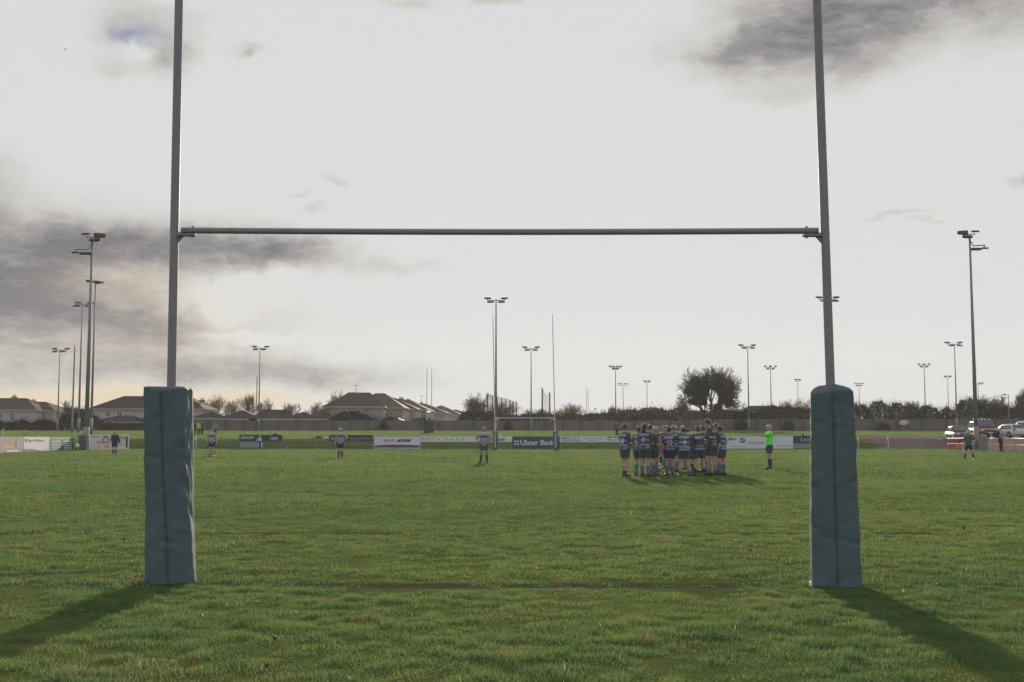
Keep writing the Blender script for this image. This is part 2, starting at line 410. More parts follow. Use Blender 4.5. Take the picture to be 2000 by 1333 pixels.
def pt_on(pxa, ya, pxb, yb, Y, z):        # point at height z on the straight post through two picture points
    a, b = Vector(at(pxa, ya, Y)), Vector(at(pxb, yb, Y))
    return a + (b - a) * ((z - a.z) / (b.z - a.z))
YL, YR = 9.74, 9.52
goal = thing('goal_posts', 'large grey goal posts nearest to the camera with teal padded bases', 'goal posts', (0, 9.63, 0))
def rel(root, p): return Vector(p) - root.location
def post_tube(root, pa, pb, r0, r1, name='upright', m=None, n=20):
    mb = MB(); pa, pb = rel(root, pa), rel(root, pb); K = 6
    for k in range(K):
        a, b = k / K, (k + 1) / K
        mb.tube(pa.lerp(pb, a), pa.lerp(pb, b), r0 + (r1 - r0) * a, r0 + (r1 - r0) * b, n, caps=(k in (0, K - 1)))
    return mb.build(name, m or steel, root, True)
Lp = lambda z: pt_on(335.0, 740, 349.5, 0, YL, z)
Rp = lambda z: pt_on(1621.5, 740, 1595.5, 0, YR, z)
for P_ in (Lp, Rp):
    o = post_tube(goal, P_(0), P_(9.0), .0385, .0335)
    b = bpy.data.objects[o.name]
zcL, zcR = zpx(450.5, YL), zpx(451.5, YR)
bl = Vector(at(355, 450.5, YL - .01)); br = Vector(at(1598, 451.2, YR - .01))
mb = MB(); K = 12
for k in range(K):
    mb.tube(rel(goal, bl.lerp(br, k / K)) + Vector((0, 0, -.012 * math.sin(math.pi * k / K))), rel(goal, bl.lerp(br, (k + 1) / K)) + Vector((0, 0, -.012 * math.sin(math.pi * (k + 1) / K))), .0265, .0265, 16, caps=(k in (0, K - 1)))
mb.build('crossbar', steel, goal, True)
for P_, e, s in ((Lp, bl, 1), (Rp, br, -1)):
    z = e.z - .030; p = rel(goal, P_(z)); mb = MB()
    x0, x1 = p.x + s * .025, p.x + s * .185
    mb.box(((x0 + x1) / 2, p.y, p.z - .008), (abs(x1 - x0), .062, .020))
    mb.box(((x0 + x1) / 2, p.y + .028, p.z + .006), (abs(x1 - x0) * .96, .006, .03))
    # gusset plate
    g = [(p.x + s * .02, p.z - .018), (p.x + s * .085, p.z - .018), (p.x + s * .028, p.z - .085), (p.x + s * .02, p.z - .085)]
    mb.loft([[(a, p.y - .006, c) for a, c in g], [(a, p.y + .006, c) for a, c in g]])
    br_ = mb.build('bracket', steel, goal, bevel=.003)
    bt = MB(); bx = p.x + s * .158
    bt.tube((bx, p.y - .006, p.z - .03), (bx, p.y - .006, p.z + .066), .006, n=8)
    bt.tube((bx, p.y - .006, p.z + .058), (bx, p.y - .006, p.z + .068), .011, n=6)
    bt.tube((bx, p.y - .006, p.z - .032), (bx, p.y - .006, p.z - .02), .011, n=6)
    bo = bt.build('bolt', dsteel, br_)

def pad(root, cxt, cxm, cxb, Y, ztop, wt, wm, wb, tw0, tw1, dome, seed, seam_u, dents):
    """soft square pad: ring of n points per height, twisted and creased"""
    n, K = 72, 110
    def width(t): return wb + (wm - wb) * smoothstep(t * 2) if t < .5 else wm + (wt - wm) * smoothstep(t * 2 - 1)
    def cen(t):
        x = np.interp(t, [0, .5, 1], [cxb, cxm, cxt]); return x
    def surf(u, t, off=0.0):        # u in 0..1 starts at front left corner, runs along the front to the right
        wd = float(width(t)); hw = wd / 2; r = .045
        k = int(u * 4) % 4; f = u * 4 - int(u * 4)
        # superellipse outline
        th = (-135 + 90 * (u * 4)) * math.pi / 180
        c, s = math.cos(th), math.sin(th); e = 9.0
        rad = (abs(c) ** e + abs(s) ** e) ** (-1 / e) * hw
        px_, py_ = rad * c, rad * s
        z = t * ztop
        d = (float(vnoise(np.float64(u * 40 + 3), np.float64(z * 5), 1.0, seed)) - .5) * .010
        d += (float(vnoise(np.float64(u * 9 + z * 2), np.float64(z * 14 - u * 12), 1.0, seed + 1)) - .5) * .011
        for (du, dz, su, sz, amp) in dents:
            uu = (u - du + .5) % 1 - .5
            d += amp * math.exp(-(uu / su) ** 2 - ((z - dz + uu * .35) / sz) ** 2)
        d += -.006 * math.exp(-(((u - seam_u + .5) % 1 - .5) / .012) ** 2)
        d += .008 * math.exp(-(t / .03) ** 2)
        L = math.hypot(px_, py_); px_ += px_ / L * (d + off); py_ += py_ / L * (d + off)
        a = R(tw0 + (tw1 - tw0) * float(smoothstep(t)))
        z += (float(vnoise(np.float64(u * 6), np.float64(1.5), 1.0, seed + 2)) - .5) * .022 * smoothstep((t - .9) * 10)
        return Vector((cen(t) + px_ * math.cos(a) - py_ * math.sin(a), Y + px_ * math.sin(a) + py_ * math.cos(a), z)) - root.location
    rings = [[surf(i / n, k / (K - 1)) for i in range(n)] for k in range(K)]
    top = rings[-1]; c0 = sum(top, Vector()) / n
    for s_, dz in ((.985, .006), (.95, .012), (.85, .016 + dome * .3), (.6, .018 + dome * .7), (.28, .018 + dome)):
        rings.append([Vector((c0.x + (p.x - c0.x) * s_, c0.y + (p.y - c0.y) * s_, p.z + dz + (float(vnoise(np.float64(i / n * 11), np.float64(s_ * 6), 1., seed + 4)) - .5) * .016)) for i, p in enumerate(top)])
    mb = MB(); mb.loft(rings)
    o = mb.build('post_pad', vinyl, root, True)
    sm = MB(); q0 = []; q1 = []
    ringset = []
    for k in range(0, 97):
        t = .02 + .975 * k / 96
        a, b_ = surf(seam_u - .0033, t, .0105), surf(seam_u + .0033, t, .0105)
        c, d_ = surf(seam_u + .0042, t, -.003), surf(seam_u - .0042, t, -.003)
        ringset.append([a, b_, c, d_])
    sm.loft(ringset); sm.build('seam', seamm, o, True)
    return o
zt = zpx(760, YL - .18)
pad(goal, gx(329, YL, 1.5), gx(331, YL, .8), gx(334, YL, 0), YL, zt, .338, .352, .395, 13.0, -3.0, .002, 11, .115,
    [(.27, .80, .05, .05, -.022), (.28, 1.02, .045, .03, -.020), (.26, 1.12, .05, .04, -.012), (.30, .62, .05, .05, -.018), (.05, 1.05, .06, .02, -.012), (.02, .75, .05, .02, -.010), (.14, .35, .08, .02, -.01), (.10, .30, .06, .015, .008), (.2, .45, .05, .015, .008)])
zt = zpx(766, YR - .18)
pad(goal, gx(1624.5, YR, 1.5), gx(1628, YR, .8), gx(1632, YR, 0), YR, zt, .338, .370, .392, -11.5, -14.5, .045, 23, .128,
    [(.2, 1.48, .06, .03, -.012), (.25, .85, .03, .03, -.014), (0, .80, .03, .02, -.014), (0, .48, .03, .02, -.012), (.07, .40, .05, .02, -.010), (.19, .38, .05, .02, -.010), (.12, 1.35, .1, .02, .006), (.25, .35, .02, .02, -.012)])
mb = MB(); p = Vector((gx(1584, YR - .2, .03), YR - .19, .035)); mb.sphere(rel(goal, p), (.012, .02, .026)); mb.build('pad_tie', white, goal, True)

# ------------------------------------------------------------------ distant goals
fwhite = mat('white goal paint', (.50, .49, .47), .5, .08)
padg = mat('teal pad cloth', (.040, .105, .105), .6, .15)
padd = mat('dark pad cloth', (.028, .032, .036), .6, .15)
def far_goal(label, posts, zc, top, r, padm, padw, padh, marks=False, bar=True, m=None, bars=0):
    base = [Vector((x, y, tz(x, y))) for x, y in posts]
    g = thing('goal_posts', label, 'goal posts', (base[0] + base[1]) / 2)
    m = m or fwhite
    tops = [Vector(b) + Vector((l, 0, top)) for b, l in zip(base, (bars, bars))]
    for b, t_ in zip(base, tops): post_tube(g, b, t_, r, r * .55, m=m, n=8)
    if bar:
        mb = MB(); a, b = [rel(g, bb.lerp(tt, zc / top)) for bb, tt in zip(base, tops)]
        mb.tube(a, b, r * .8, n=8); mb.build('crossbar', m, g)
        for p, s in ((a, 1), (b, -1)):
            d = (b - a).normalized() * s
            mb = MB(); mb.box(p + d * .25 + Vector((0, 0, -.12)), (.4, .08, .06)); mb.build('bracket', m, g)
    for b in base:
        if padm is None: break
        mb = MB(); c = rel(g, b)
        sq = [(-1, -.8), (-.8, -1), (.8, -1), (1, -.8), (1, .8), (.8, 1), (-.8, 1), (-1, .8)]
        mb.loft([[(c.x + x * padw / 2 * k, c.y + y * padw / 2 * k, c.z + z) for x, y in sq] for z, k in ((0, 1.05), (.05, 1.08), (padh * .5, 1), (padh - .05, 1), (padh, .9))])
        po = mb.build('post_pad', padm, g)
        if marks:
            for k in range(8):
                mk = MB(); mk.box((c.x, c.y - padw / 2 - .022, c.z + .32 + k * .175), (.13, .006, .085)); mk.build('pad_marking', white, po)
    return g
far_goal('far white goal posts with teal pads at the opposite end of the pitch', [(gx(967.5, 110), 110), (gx(1085, 110.0), 110)], 3.06, 13.1, .055, padg, .46, 1.78, True, bars=-.26)
far_goal('pale goal posts seen edge on before the terrace of brown houses', [(gx(833, 166), 166), (gx(842.5, 171), 171)], 3.1, 9.6, .07, padd, .75, 1.9)
far_goal('brown grey goal posts seen edge on among the left floodlights', [(gx(139.5, 168), 168), (gx(139.9, 173.6), 173.6)], 3.1, 12.9, .14, None, .6, 1.8, m=dsteel)
far_goal('thin goal posts seen edge on beside the floodlight by the bungalows', [(gx(499.5, 197), 197), (gx(500.2, 202.6), 202.6)], 3.1, 9.6, .08, padd, .5, 1.8, m=dsteel)
far_goal('thin white goal posts standing far behind the brown wall', [(gx(1145.7, 240), 240), (gx(1149.2, 244), 244)], 3.1, 8.8, .07, None, .5, 1.8)

# ------------------------------------------------------------------ floodlights
lampm = mat('dark lamp housing', (.055, .053, .053), .9, .15, 6.0, .05)
glassm = mat('lamp glass', (.10, .10, .10), .3, .05, spec=.3)
def lamp_mesh(sz, tilt, yaw):
    rot = Matrix.Rotation(R(yaw), 3, 'Z') @ Matrix.Rotation(R(tilt), 3, 'X')
    a, d, h = sz * .5, sz * .42, sz * .22
    prof = [(-d, -h * .2), (-d * .9, h * .35), (-d * .3, h), (d * .5, h * .9), (d, h * .25), (d, -h * .1)]
    vs = []
    for x, k in ((-a, .82), (-a * .8, 1), (a * .8, 1), (a, .82)):
        vs.append([rot @ Vector((x, y * k, z * k)) for y, z in prof])
    gl = [rot @ Vector((x, y, -h * .26)) for x, y in ((-a * .8, -d * .9), (a * .8, -d * .9), (a * .8, d * .9), (-a * .8, d * .9))]
    gl2 = [v + rot @ Vector((0, 0, .02)) for v in gl]
    return vs, gl, gl2
def floodlight(label, px, ytop, Y, lamps, r=.13, arms=(), group='floodlight masts around the pitches', pxtop=None, cat='floodlight'):
    x, y, z = on(px, Y); root = thing('floodlight', label, cat, (x, y, z), 0, group)
    ht = zpx(ytop, Y) - z
    mb = MB(); lean = 0
    mb.tube((0, 0, 0), (0, 0, .12), r * 2.1, n=12); mb.tube((0, 0, .0), (0, 0, 2.2), r * 1.45, r * 1.35, 12); mb.tube((0, 0, 2.15), (0, 0, ht), r * 1.1, r * .5, 12)
    mb.build('mast', dsteel, root, True)
    if arms:
        ab = MB()
        for a, b in arms: ab.tube((a[0], a[1], ht + a[2]), (b[0], b[1], ht + b[2]), .05, n=6)
        ab.build('crossarm', dsteel, root)
    for (lx, ly, lz, sz, tilt, yaw) in lamps:
        vs, gl, gl2 = lamp_mesh(sz, tilt, yaw); c = Vector((lx, ly, ht + lz))
        mb = MB(); mb.loft([[v + c for v in r_] for r_ in vs]); lo = mb.build('lamp', lampm, root)
        mg = MB(); mg.loft([[v + c for v in gl], [v + c for v in gl2]]); mg.build('lamp_glass', glassm, lo)
    return root
four = [(-1.12, .4, .12, .85, 12, 15), (1.12, .4, .12, .85, 12, -15), (-.72, -.5, -.48, .85, 8, 5), (.72, -.5, -.48, .85, 8, -5)]
four_arm = [((-1.15, .4, -.12), (1.15, .4, -.12)), ((-.8, -.5, -.22), (.8, -.5, -.22)), ((0, -.5, -.22), (0, .4, -.12)), ((-1.12, .4, -.15), (-1.12, .4, .05)), ((1.12, .4, -.15), (1.12, .4, .05))]
def row(xs, z=0.0, s=.62): return [(x, 0, z, s, 25, 0) for x in xs]
arm1 = lambda w_, z=-.3: [((-w_, 0, z), (w_, 0, z))]
big = lambda s: ([(s * -.75, .3, .42, .72, 10, 0), (s * .62, .2, .30, 1.05, 18, s * 25), (s * .75, -.2, .12, .95, 16, s * 20), (s * .30, -.1, -.28, 1.0, 8, s * 12), (s * .05, .2, -.18, .8, 10, 0),
                  (s * -1.55, 0, -1.42, .66, 8, 0), (s * -.52, -.2, -1.58, .98, 6, s * -6)],
                 [((0, 0, -.4), (s * .4, 0, .25)), ((s * -.75, .3, .2), (s * .7, .1, .02)), ((0, 0, -.5), (s * -.35, -.05, -1.12)), ((s * -.35, -.05, -1.12), (s * -1.6, 0, -1.05)), ((s * -1.5, 0, -1.05), (s * -1.5, 0, -1.4))])
bl_, ba_ = big(1)
floodlight('tallest floodlight mast on the left beside the dark cabinet, lamps at two levels', 167.5, 466, 108, bl_, .19, ba_)
floodlight('second tall floodlight just right of the tallest left mast, with two edge on lamps', 177.5, 552, 150, [(-.75, 0, .1, 1.0, 18, 30), (.55, .1, -.1, .9, 10, -40), (.1, 0, .05, .8, 12, 0)], .15, arm1(.8, -.05))
floodlight('floodlight with four stacked lamps left of the two tallest left masts', 153, 594, 170, [(-.75, .3, .15, .85, 5, 0), (-.75, -.3, -.42, .95, 5, 0), (1.1, .3, .1, .85, 5, 0), (.95, -.3, -.42, .9, 5, 0)], .15, arm1(1.0, -.1))
floodlight('leftmost short floodlight with four lamps in front of the pale houses', 112, 683, 200, four, .12, four_arm)
floodlight('four lamp floodlight standing before the low bungalow roofs', 505, 679, 203, four, .12, four_arm)
floodlight('tall four lamp floodlight beside the left upright of the far goal', 968.5, 585, 150, four, .15, four_arm)
floodlight('shorter four lamp floodlight seen between the uprights of the far goal', 1037.5, 680, 200, four, .12, four_arm)
six = row((-1.12, -.45, .45, 1.12), .1, .55) + row((-.42, .42), -.42, .62)
five = row((-1.05, 0, 1.05), .12, .55) + row((-.52, .52), -.42, .6)
floodlight('six lamp floodlight rising above the hedge left of the huddle', 1203, 717, 232, six, .12, [((-1.2, 0, -.1), (1.2, 0, -.1)), ((-.5, 0, -.25), (.5, 0, -.25))])
floodlight('thin floodlight with a single row of four lamps above the huddle', 1217.5, 751, 285, row((-1.05, -.45, .45, 1.1), .1, .5), .10, arm1(1.2))
floodlight('two lamp floodlight left of the big ivy covered tree', 1264.5, 746, 285, row((-.5, .5), .1, .75), .10, arm1(.6))
floodlight('five lamp floodlight seen through the right edge of the ivy covered tree', 1441, 750, 285, row((-.75, 0, .75), .1, .5) + row((-.38, .38), -.45, .5), .10, arm1(.8))
floodlight('slim four lamp floodlight just right of the ivy covered tree', 1463, 676, 200, four, .12, four_arm)
floodlight('five lamp floodlight above the hedge behind the referee', 1507, 717, 235, five, .12, arm1(1.1, -.1))
floodlight('two lamp floodlight just left of the right goal upright', 1560, 743, 285, row((-.45, .45), .1, .7), .10, arm1(.6))
floodlight('four lamp floodlight hidden behind the right goal upright with lamps showing either side', 1624.5, 583, 150, four, .15, four_arm)
floodlight('five lamp floodlight close to the right of the right goal pad', 1680, 750, 285, row((-.85, 0, .85), .1, .55) + row((-.45, .45), -.5, .5), .10, arm1(.9))
floodlight('five lamp floodlight above the rounded dark bush on the right', 1808.5, 713, 235, five, .12, arm1(1.1, -.1))
floodlight('small two lamp floodlight left of the dark car', 1854, 736, 285, row((-.6, .6), .05, .75), .10, arm1(.7))
floodlight('four lamp floodlight rising behind the dark car', 1869.5, 671, 200, four, .12, four_arm)
floodlight('small floodlight half hidden by the tall right mast', 1913, 749, 285, row((-1.1, .35, 1.05), .0, .6), .10, arm1(1.1))
bl_, ba_ = big(-1)
floodlight('tallest floodlight mast on the right, standing before the parked cars', 1908, 460, 104.3, [(a * .88, b_, c * .88, d * .88, e, f) for a, b_, c, d, e, f in bl_], .17, [(tuple(.88 * k for k in a), tuple(.88 * k for k in b_)) for a, b_ in ba_])
x, y, z = on(1972, 190); sl_ = thing('street_lamp', 'single arm street lamp above the hedge at the right edge', 'street lamp', (x, y, z))
ht = zpx(771, 190) - z
mb = MB(); mb.tube((0, 0, 0), (0, 0, ht), .10, .06, 8); mb.tube((0, 0, ht - .1), (-.5, 0, ht), .04, n=6); mb.build('post', dsteel, sl_, True)
mb = MB(); mb.sphere((-.62, 0, ht), (.3, .16, .1)); mb.build('lamp', lampm, sl_, True)
# ------------------------------------------------------------------ perimeter boards, rails and flags
def col(name, c, rough=.6): return mat(name, c, rough, .05, 2.0)
blk = col('black lettering', (.035, .035, .04)); navy = col('navy board', (.055, .062, .092)); wlet = col('white lettering', (.60, .60, .60))
dgreen = col('dark green board', (.030, .085, .062)); maroon = col('maroon print', (.22, .045, .05)); redp = col('red print', (.42, .075, .06))
greyp = col('grey print', (.24, .24, .25)); purple = col('dark purple board', (.055, .045, .062)); lime = col('lime print', (.50, .52, .09))
bluep = col('blue print', (.12, .23, .36)); mauve = col('mauve grey board', (.24, .215, .225)); orange = col('orange print', (.60, .27, .10)); yell = col('yellow print', (.62, .50, .12))
teal = col('pale teal print', (.25, .36, .35)); dk = col('near black board', (.040, .042, .046)); pinkw = col('warm white board', (.62, .54, .51)); skyb = col('light blue print', (.20, .42, .62))
class Board:
    def __init__(s, label, P0, P1, zb, zt, m, frame=None, thick=.05, legs=True):
        P0, P1 = Vector((*P0, 0)), Vector((*P1, 0)); d = P1 - P0; s.w = d.length; s.h = zt - zb; c = (P0 + P1) / 2
        s.root = thing('advertising_board', label, 'advertising board', (c.x, c.y, zb), math.atan2(d.y, d.x), 'advertising boards around the pitch')
        mb = MB(); mb.box((0, 0, s.h / 2), (s.w, thick, s.h)); s.p = mb.build('panel', m, s.root); s.front = -thick / 2
        if frame:
            fr = MB(); f = .05
            for c_, d_ in (((0, 0, s.h + f / 2), (s.w + 2 * f, thick + .02, f)), ((0, 0, -f / 2), (s.w + 2 * f, thick + .02, f)), ((-s.w / 2 - f / 2, 0, s.h / 2), (f, thick + .02, s.h)), ((s.w / 2 + f / 2, 0, s.h / 2), (f, thick + .02, s.h))): fr.box(c_, d_)
            fr.build('frame', frame, s.root)
        if legs and zb > .03:
            lg = MB()
            n = max(2, int(s.w / 2.5))
            for k in range(n + 1): lg.tube((-s.w / 2 + .1 + (s.w - .2) * k / n, thick, -zb), (-s.w / 2 + .1 + (s.w - .2) * k / n, thick, s.h * .9), .025, n=6)
            lg.build('support', dsteel, s.root)
        s.lay = 0
    def xz(s, u, v): return ((u - .5) * s.w, v * s.h)
    def rect(s, u0, v0, u1, v1, m, name='print', shape=None):
        s.lay += 1; y = s.front - .004 * s.lay; mb = MB()
        pts = shape or [(0, 0), (1, 0), (1, 1), (0, 1)]
        poly = [s.xz(u0 + (u1 - u0) * a, v0 + (v1 - v0) * b) for a, b in pts]
        mb.loft([[(x, y, z) for x, z in poly], [(x, y + .003, z) for x, z in poly]]); return mb.build(name, m, s.root)
    def text(s, txt, u0, v0, u1, v1, m, shear=0.0, bold=.01):
        s.lay += 1; me = text_mesh(txt, shear, bold); n = len(me.vertices)
        co = np.empty(n * 3, np.float32); me.vertices.foreach_get('co', co); co = co.reshape(-1, 3)
        mn, mx = co.min(0), co.max(0); f = (co - mn) / np.maximum(mx - mn, 1e-6)
        x0, z0 = s.xz(u0, v0); x1, z1 = s.xz(u1, v1)
        out = np.stack([x0 + f[:, 0] * (x1 - x0), s.front - .004 * s.lay - f[:, 2] * .004, z0 + f[:, 1] * (z1 - z0)], 1).astype(np.float32)
        me.vertices.foreach_set('co', out.ravel()); me.update()
        return link('lettering', me, m, s.root)
YB = 117.0
def fb(label, x0, x1, yt, yb, m, **k):          # board on the far line, by its picture corners
    b = Board(label, (gx(x0, YB), YB), (gx(x1, YB), YB), max(.02, zpx(yb, YB)), zpx(yt, YB), m, **k); b.q = (x0, x1, yt, yb); return b
def fr(b, x0, y0, x1, y1):                       # picture rectangle -> board fractions
    a, c, t_, m_ = b.q; return ((x0 - a) / (c - a), (m_ - y1) / (m_ - t_), (x1 - a) / (c - a), (m_ - y0) / (m_ - t_))
rag = [(0, 0), (.35, .1), (.7, 0), (1, .3), (.93, 1), (.5, .8), (.1, 1)]
b = fb('dark green banner with pale teal streaks left of the CBRE panel', 467, 511, 849.5, 862.5, dk)
b.rect(*fr(b, 469, 852, 497, 858), teal, shape=rag); b.rect(*fr(b, 470, 858, 492, 861), dgreen); b.rect(*fr(b, 497, 851, 510, 861.5), teal, shape=[(.1, 0), (.5, 0), (1, .9), (.75, 1)]); b.rect(*fr(b, 502, 854, 511, 861.5), wlet, shape=[(.3, 0), (.9, 0), (1, .6), (.5, .9)])
b = fb('black panel with grey letters CBRE between banner and bank', 511.5, 551, 850, 862, dk)
b.text('CBRE', *fr(b, 527, 854, 543, 859.5), wlet)
b = fb('plain pale panel under the green banner', 469, 506, 864, 874.5, greyp)
b = fb('small dark panel with a white edge under the green banner', 506.5, 512.5, 863, 875, dk); b.rect(*fr(b, 510, 864, 512, 874), wlet)
b = fb('dark purple banner behind the player in a white headband', 643, 728, 850, 862.5, purple)
b.rect(*fr(b, 646, 853, 653, 860), greyp, shape=rag); b.rect(*fr(b, 682, 856.4, 726, 857.8), greyp); b.rect(*fr(b, 690, 860, 702, 861), greyp)
b = fb('silver board reading Spirit with a slanted dark badge', 731, 821, 853, 876.6, offw, frame=greyp)
b.text('Spirit', *fr(b, 748, 858, 772, 864.5), blk, shear=.3); b.rect(*fr(b, 774, 858.5, 804, 863.5), dk, shape=[(0, 0), (.86, 0), (1, 1), (.16, 1)]); b.text('Motor', *fr(b, 782, 859.8, 795, 862.2), wlet, shear=.3)
b.rect(*fr(b, 732, 869, 820, 874.5), maroon, shape=[(0, 0), (1, 0), (1, .75), (.6, 1), (.25, 1), (0, .7)]); b.rect(*fr(b, 732, 872.6, 820, 874.6), dk)
b = fb('long white banner with lime green lettering behind the player with hands on hips', 821.5, 1000, 853, 863.5, offw)
for k, (a, c) in enumerate(((828, 841), (851, 861), (867, 876), (879, 885), (889, 895), (900, 908))):
    b.rect(*fr(b, a, 856, c, 861), lime, shape=[(.15, 0), (.8, .1), (1, .55), (.7, 1), (.2, .9), (0, .4)])
b.rect(*fr(b, 823, 856, 828, 858), greyp); b.rect(*fr(b, 841, 856, 848, 857.6), greyp)
b.text('eview', *fr(b, 957, 855, 986.5, 861.6), blk); b.rect(*fr(b, 950, 855.5, 955, 861), redp, shape=rag)
b = fb('navy board with white lettering Ulster Bank behind the right far upright', 1001, 1093, 853, 877, navy)
b.text('Ulster Bank', *fr(b, 1016.5, 859.5, 1083.5, 870), wlet, bold=.02)
ch = [(0, .15), (.18, 0), (.42, .22), (.42, .42), (.22, .42)]
for fx, fy in ((0, 0), (1, 0), (0, 1), (1, 1)):
    q_ = [((1 - a) if fx else a, (1 - c) if fy else c) for a, c in ch]
    if fx != fy: q_ = q_[::-1]
    b.rect(*fr(b, 1004, 859.8, 1014, 870.2), wlet, 'emblem', shape=q_)
b = fb('white banner with blue lettering MIDLEY right of the navy board', 1093.5, 1180, 853, 864, offw)
b.text('MIDLEY', *fr(b, 1097, 854.3, 1133, 859), bluep, bold=.02); b.rect(*fr(b, 1098, 860.5, 1136, 862), greyp); b.rect(*fr(b, 1140, 856, 1178, 857), greyp); b.rect(*fr(b, 1150, 860, 1170, 861), greyp)
b = fb('white banner with a dark swoosh behind the player standing apart', 1180.5, 1262, 853, 864, offw)
b.rect(*fr(b, 1185, 853.6, 1212, 855.6), blk, shape=rag); b.rect(*fr(b, 1184, 857.5, 1214, 860.5), dk, shape=[(0, .7), (.3, .1), (.7, .05), (1, .3), (.7, .35), (.3, .5), (0, 1)]); b.rect(*fr(b, 1186, 862, 1192, 863), redp)
b.rect(*fr(b, 1225, 856, 1262, 858.5), bluep, shape=[(0, 0), (1, .7), (1, 1), (0, .2)])
b = fb('white banner behind the huddle left of the motor board', 1262.5, 1340, 853, 864, offw); b.rect(*fr(b, 1270, 856, 1300, 859), greyp)
b = fb('grey white board behind the huddle next to the roundel board', 1340.5, 1403, 853, 876.5, offw); b.rect(*fr(b, 1350, 858, 1395, 864), greyp)
b = fb('pale board with black letters BMW and a round emblem', 1403.5, 1457, 853, 876.5, offw)
b.text('BMW', *fr(b, 1421.5, 855, 1439.5, 860.8), blk); b.text('E', *fr(b, 1416, 855, 1419.5, 860.8), blk); b.text('CK', *fr(b, 1416, 863, 1423, 866), greyp); b.rect(*fr(b, 1428, 872, 1455, 873), greyp)
def disc(b, x, y, r, m, name, a0=0, a1=360):
    n = 20; pts = [(.5 + .5 * math.cos(R(a0 + (a1 - a0) * k / n)), .5 + .5 * math.sin(R(a0 + (a1 - a0) * k / n))) for k in range(n + (0 if a1 - a0 == 360 else 1))]
    if a1 - a0 != 360: pts = [(.5, .5)] + pts
    return b.rect(*fr(b, x - r, y - r, x + r, y + r), m, name, shape=pts)
disc(b, 1450, 860.5, 5.2, blk, 'emblem'); disc(b, 1450, 860.5, 3.1, wlet, 'emblem'); disc(b, 1450, 860.5, 3.1, bluep, 'emblem', 90, 180); disc(b, 1450, 860.5, 3.1, bluep, 'emblem', 270, 359.9)
b = fb('pale board with red letters HORIZON beside the referee', 1457.5, 1503, 853, 876.5, offw)
b.text('HORIZON', *fr(b, 1462, 863, 1491, 868), redp); b.rect(*fr(b, 1498, 856, 1501, 862), redp)
b = fb('plain white board with a faint red line right of the referee', 1503.5, 1549, 853, 876.5, offw); b.rect(*fr(b, 1520, 871, 1545, 872), redp)
b = fb('dark board with a white top edge left of the right goal pad', 1550, 1586, 849, 866, dk)
b.rect(*fr(b, 1551, 849.2, 1566, 851), wlet); b.rect(*fr(b, 1571, 849.2, 1586, 851), wlet); b.rect(*fr(b, 1565, 855, 1566.5, 864), wlet); b.rect(*fr(b, 1569, 856, 1582, 862), greyp, shape=rag)
b = fb('low grey panel under the dark board by the right goal pad', 1550, 1586, 867, 875.5, greyp)
# left touchline boards
def lb_(label, x0, x1, zb, zt, m, **k):
    def pt(px):
        kx = (px - CX) / F; Y = 84 + (38.4 / -1 - kx * 84) / (kx + 3.1 / 38) if False else None
        # line X = -(38.4 + s (Y - 84)), s = 3.1/38 ; X = kx Y
        s_ = 3.1 / 38; Y = (s_ * 84 - 38.4) / (kx + s_); return (kx * Y, Y)
    return Board(label, pt(x0), pt(x1), zb, zt, m, **k)
b = lb_('leftmost mauve grey board with orange and yellow lettering', -30, 49.5, .03, 1.26, mauve)
b.rect(.46, .25, .72, .62, orange, shape=[(0, .1), (.3, 0), (1, .1), (1, .9), (.4, 1), (.3, .6), (0, .5)]); b.text('TEEL', .60, .42, .80, .68, yell); b.rect(.55, .04, .86, .16, wlet); b.rect(.80, .35, .86, .9, teal, shape=rag)
b = lb_('white board with maroon crest and lettering and a red wave along its foot', 50, 99.5, .03, 1.25, offw)
b.rect(.03, .60, .12, .88, maroon, 'emblem', shape=[(.5, 0), (1, .35), (1, 1), (0, 1), (0, .35)]); b.text('Ryan Wellness', .16, .63, .76, .84, maroon); b.rect(0, 0, 1, .2, maroon, shape=[(0, 0), (1, 0), (1, .25), (.7, .3), (.3, .95), (0, 1)]); b.rect(.8, .12, .97, .16, greyp)
b = lb_('dark green board filled with columns of small white text', 100, 147, .03, 1.24, dgreen)
b.rect(0, .83, 1, 1, greyp)
for u in (.05, .53):
    b.rect(u, .60, u + .4, .74, teal)
    for v in (.46, .33, .20, .08): b.rect(u + .02, v, u + .36, v + .05, wlet)
b = Board('white framed board with red lettering and line drawing right of the tall left mast', (-40.7, 110.5), (-38.6, 115.4), .06, 1.42, pinkw, frame=white)
b.text('TECHPLUS', .16, .36, .50, .58, redp); b.rect(.02, .88, .22, .93, redp); b.rect(.16, .12, .30, .26, redp, shape=[(0, .8), (.4, 0), (1, 1), (.45, .25)]); b.text('HIRE', .36, .12, .48, .24, redp); b.text('MEATH SALES', .66, .72, .90, .92, redp); b.rect(.70, .55, .80, .62, redp); b.rect(.70, .46, .84, .49, greyp); b.rect(.70, .30, .86, .33, redp); b.rect(.92, .1, .965, .9, blk)
n = 24; arc = [(.5 + .5 * math.cos(math.pi * k / n), math.sin(math.pi * k / n)) for k in range(n + 1)] + [(.5 + .36 * math.cos(math.pi * (n - k) / n), .72 * math.sin(math.pi * (n - k) / n)) for k in range(n + 1)]
b.rect(.30, .55, .48, .95, redp, shape=arc)
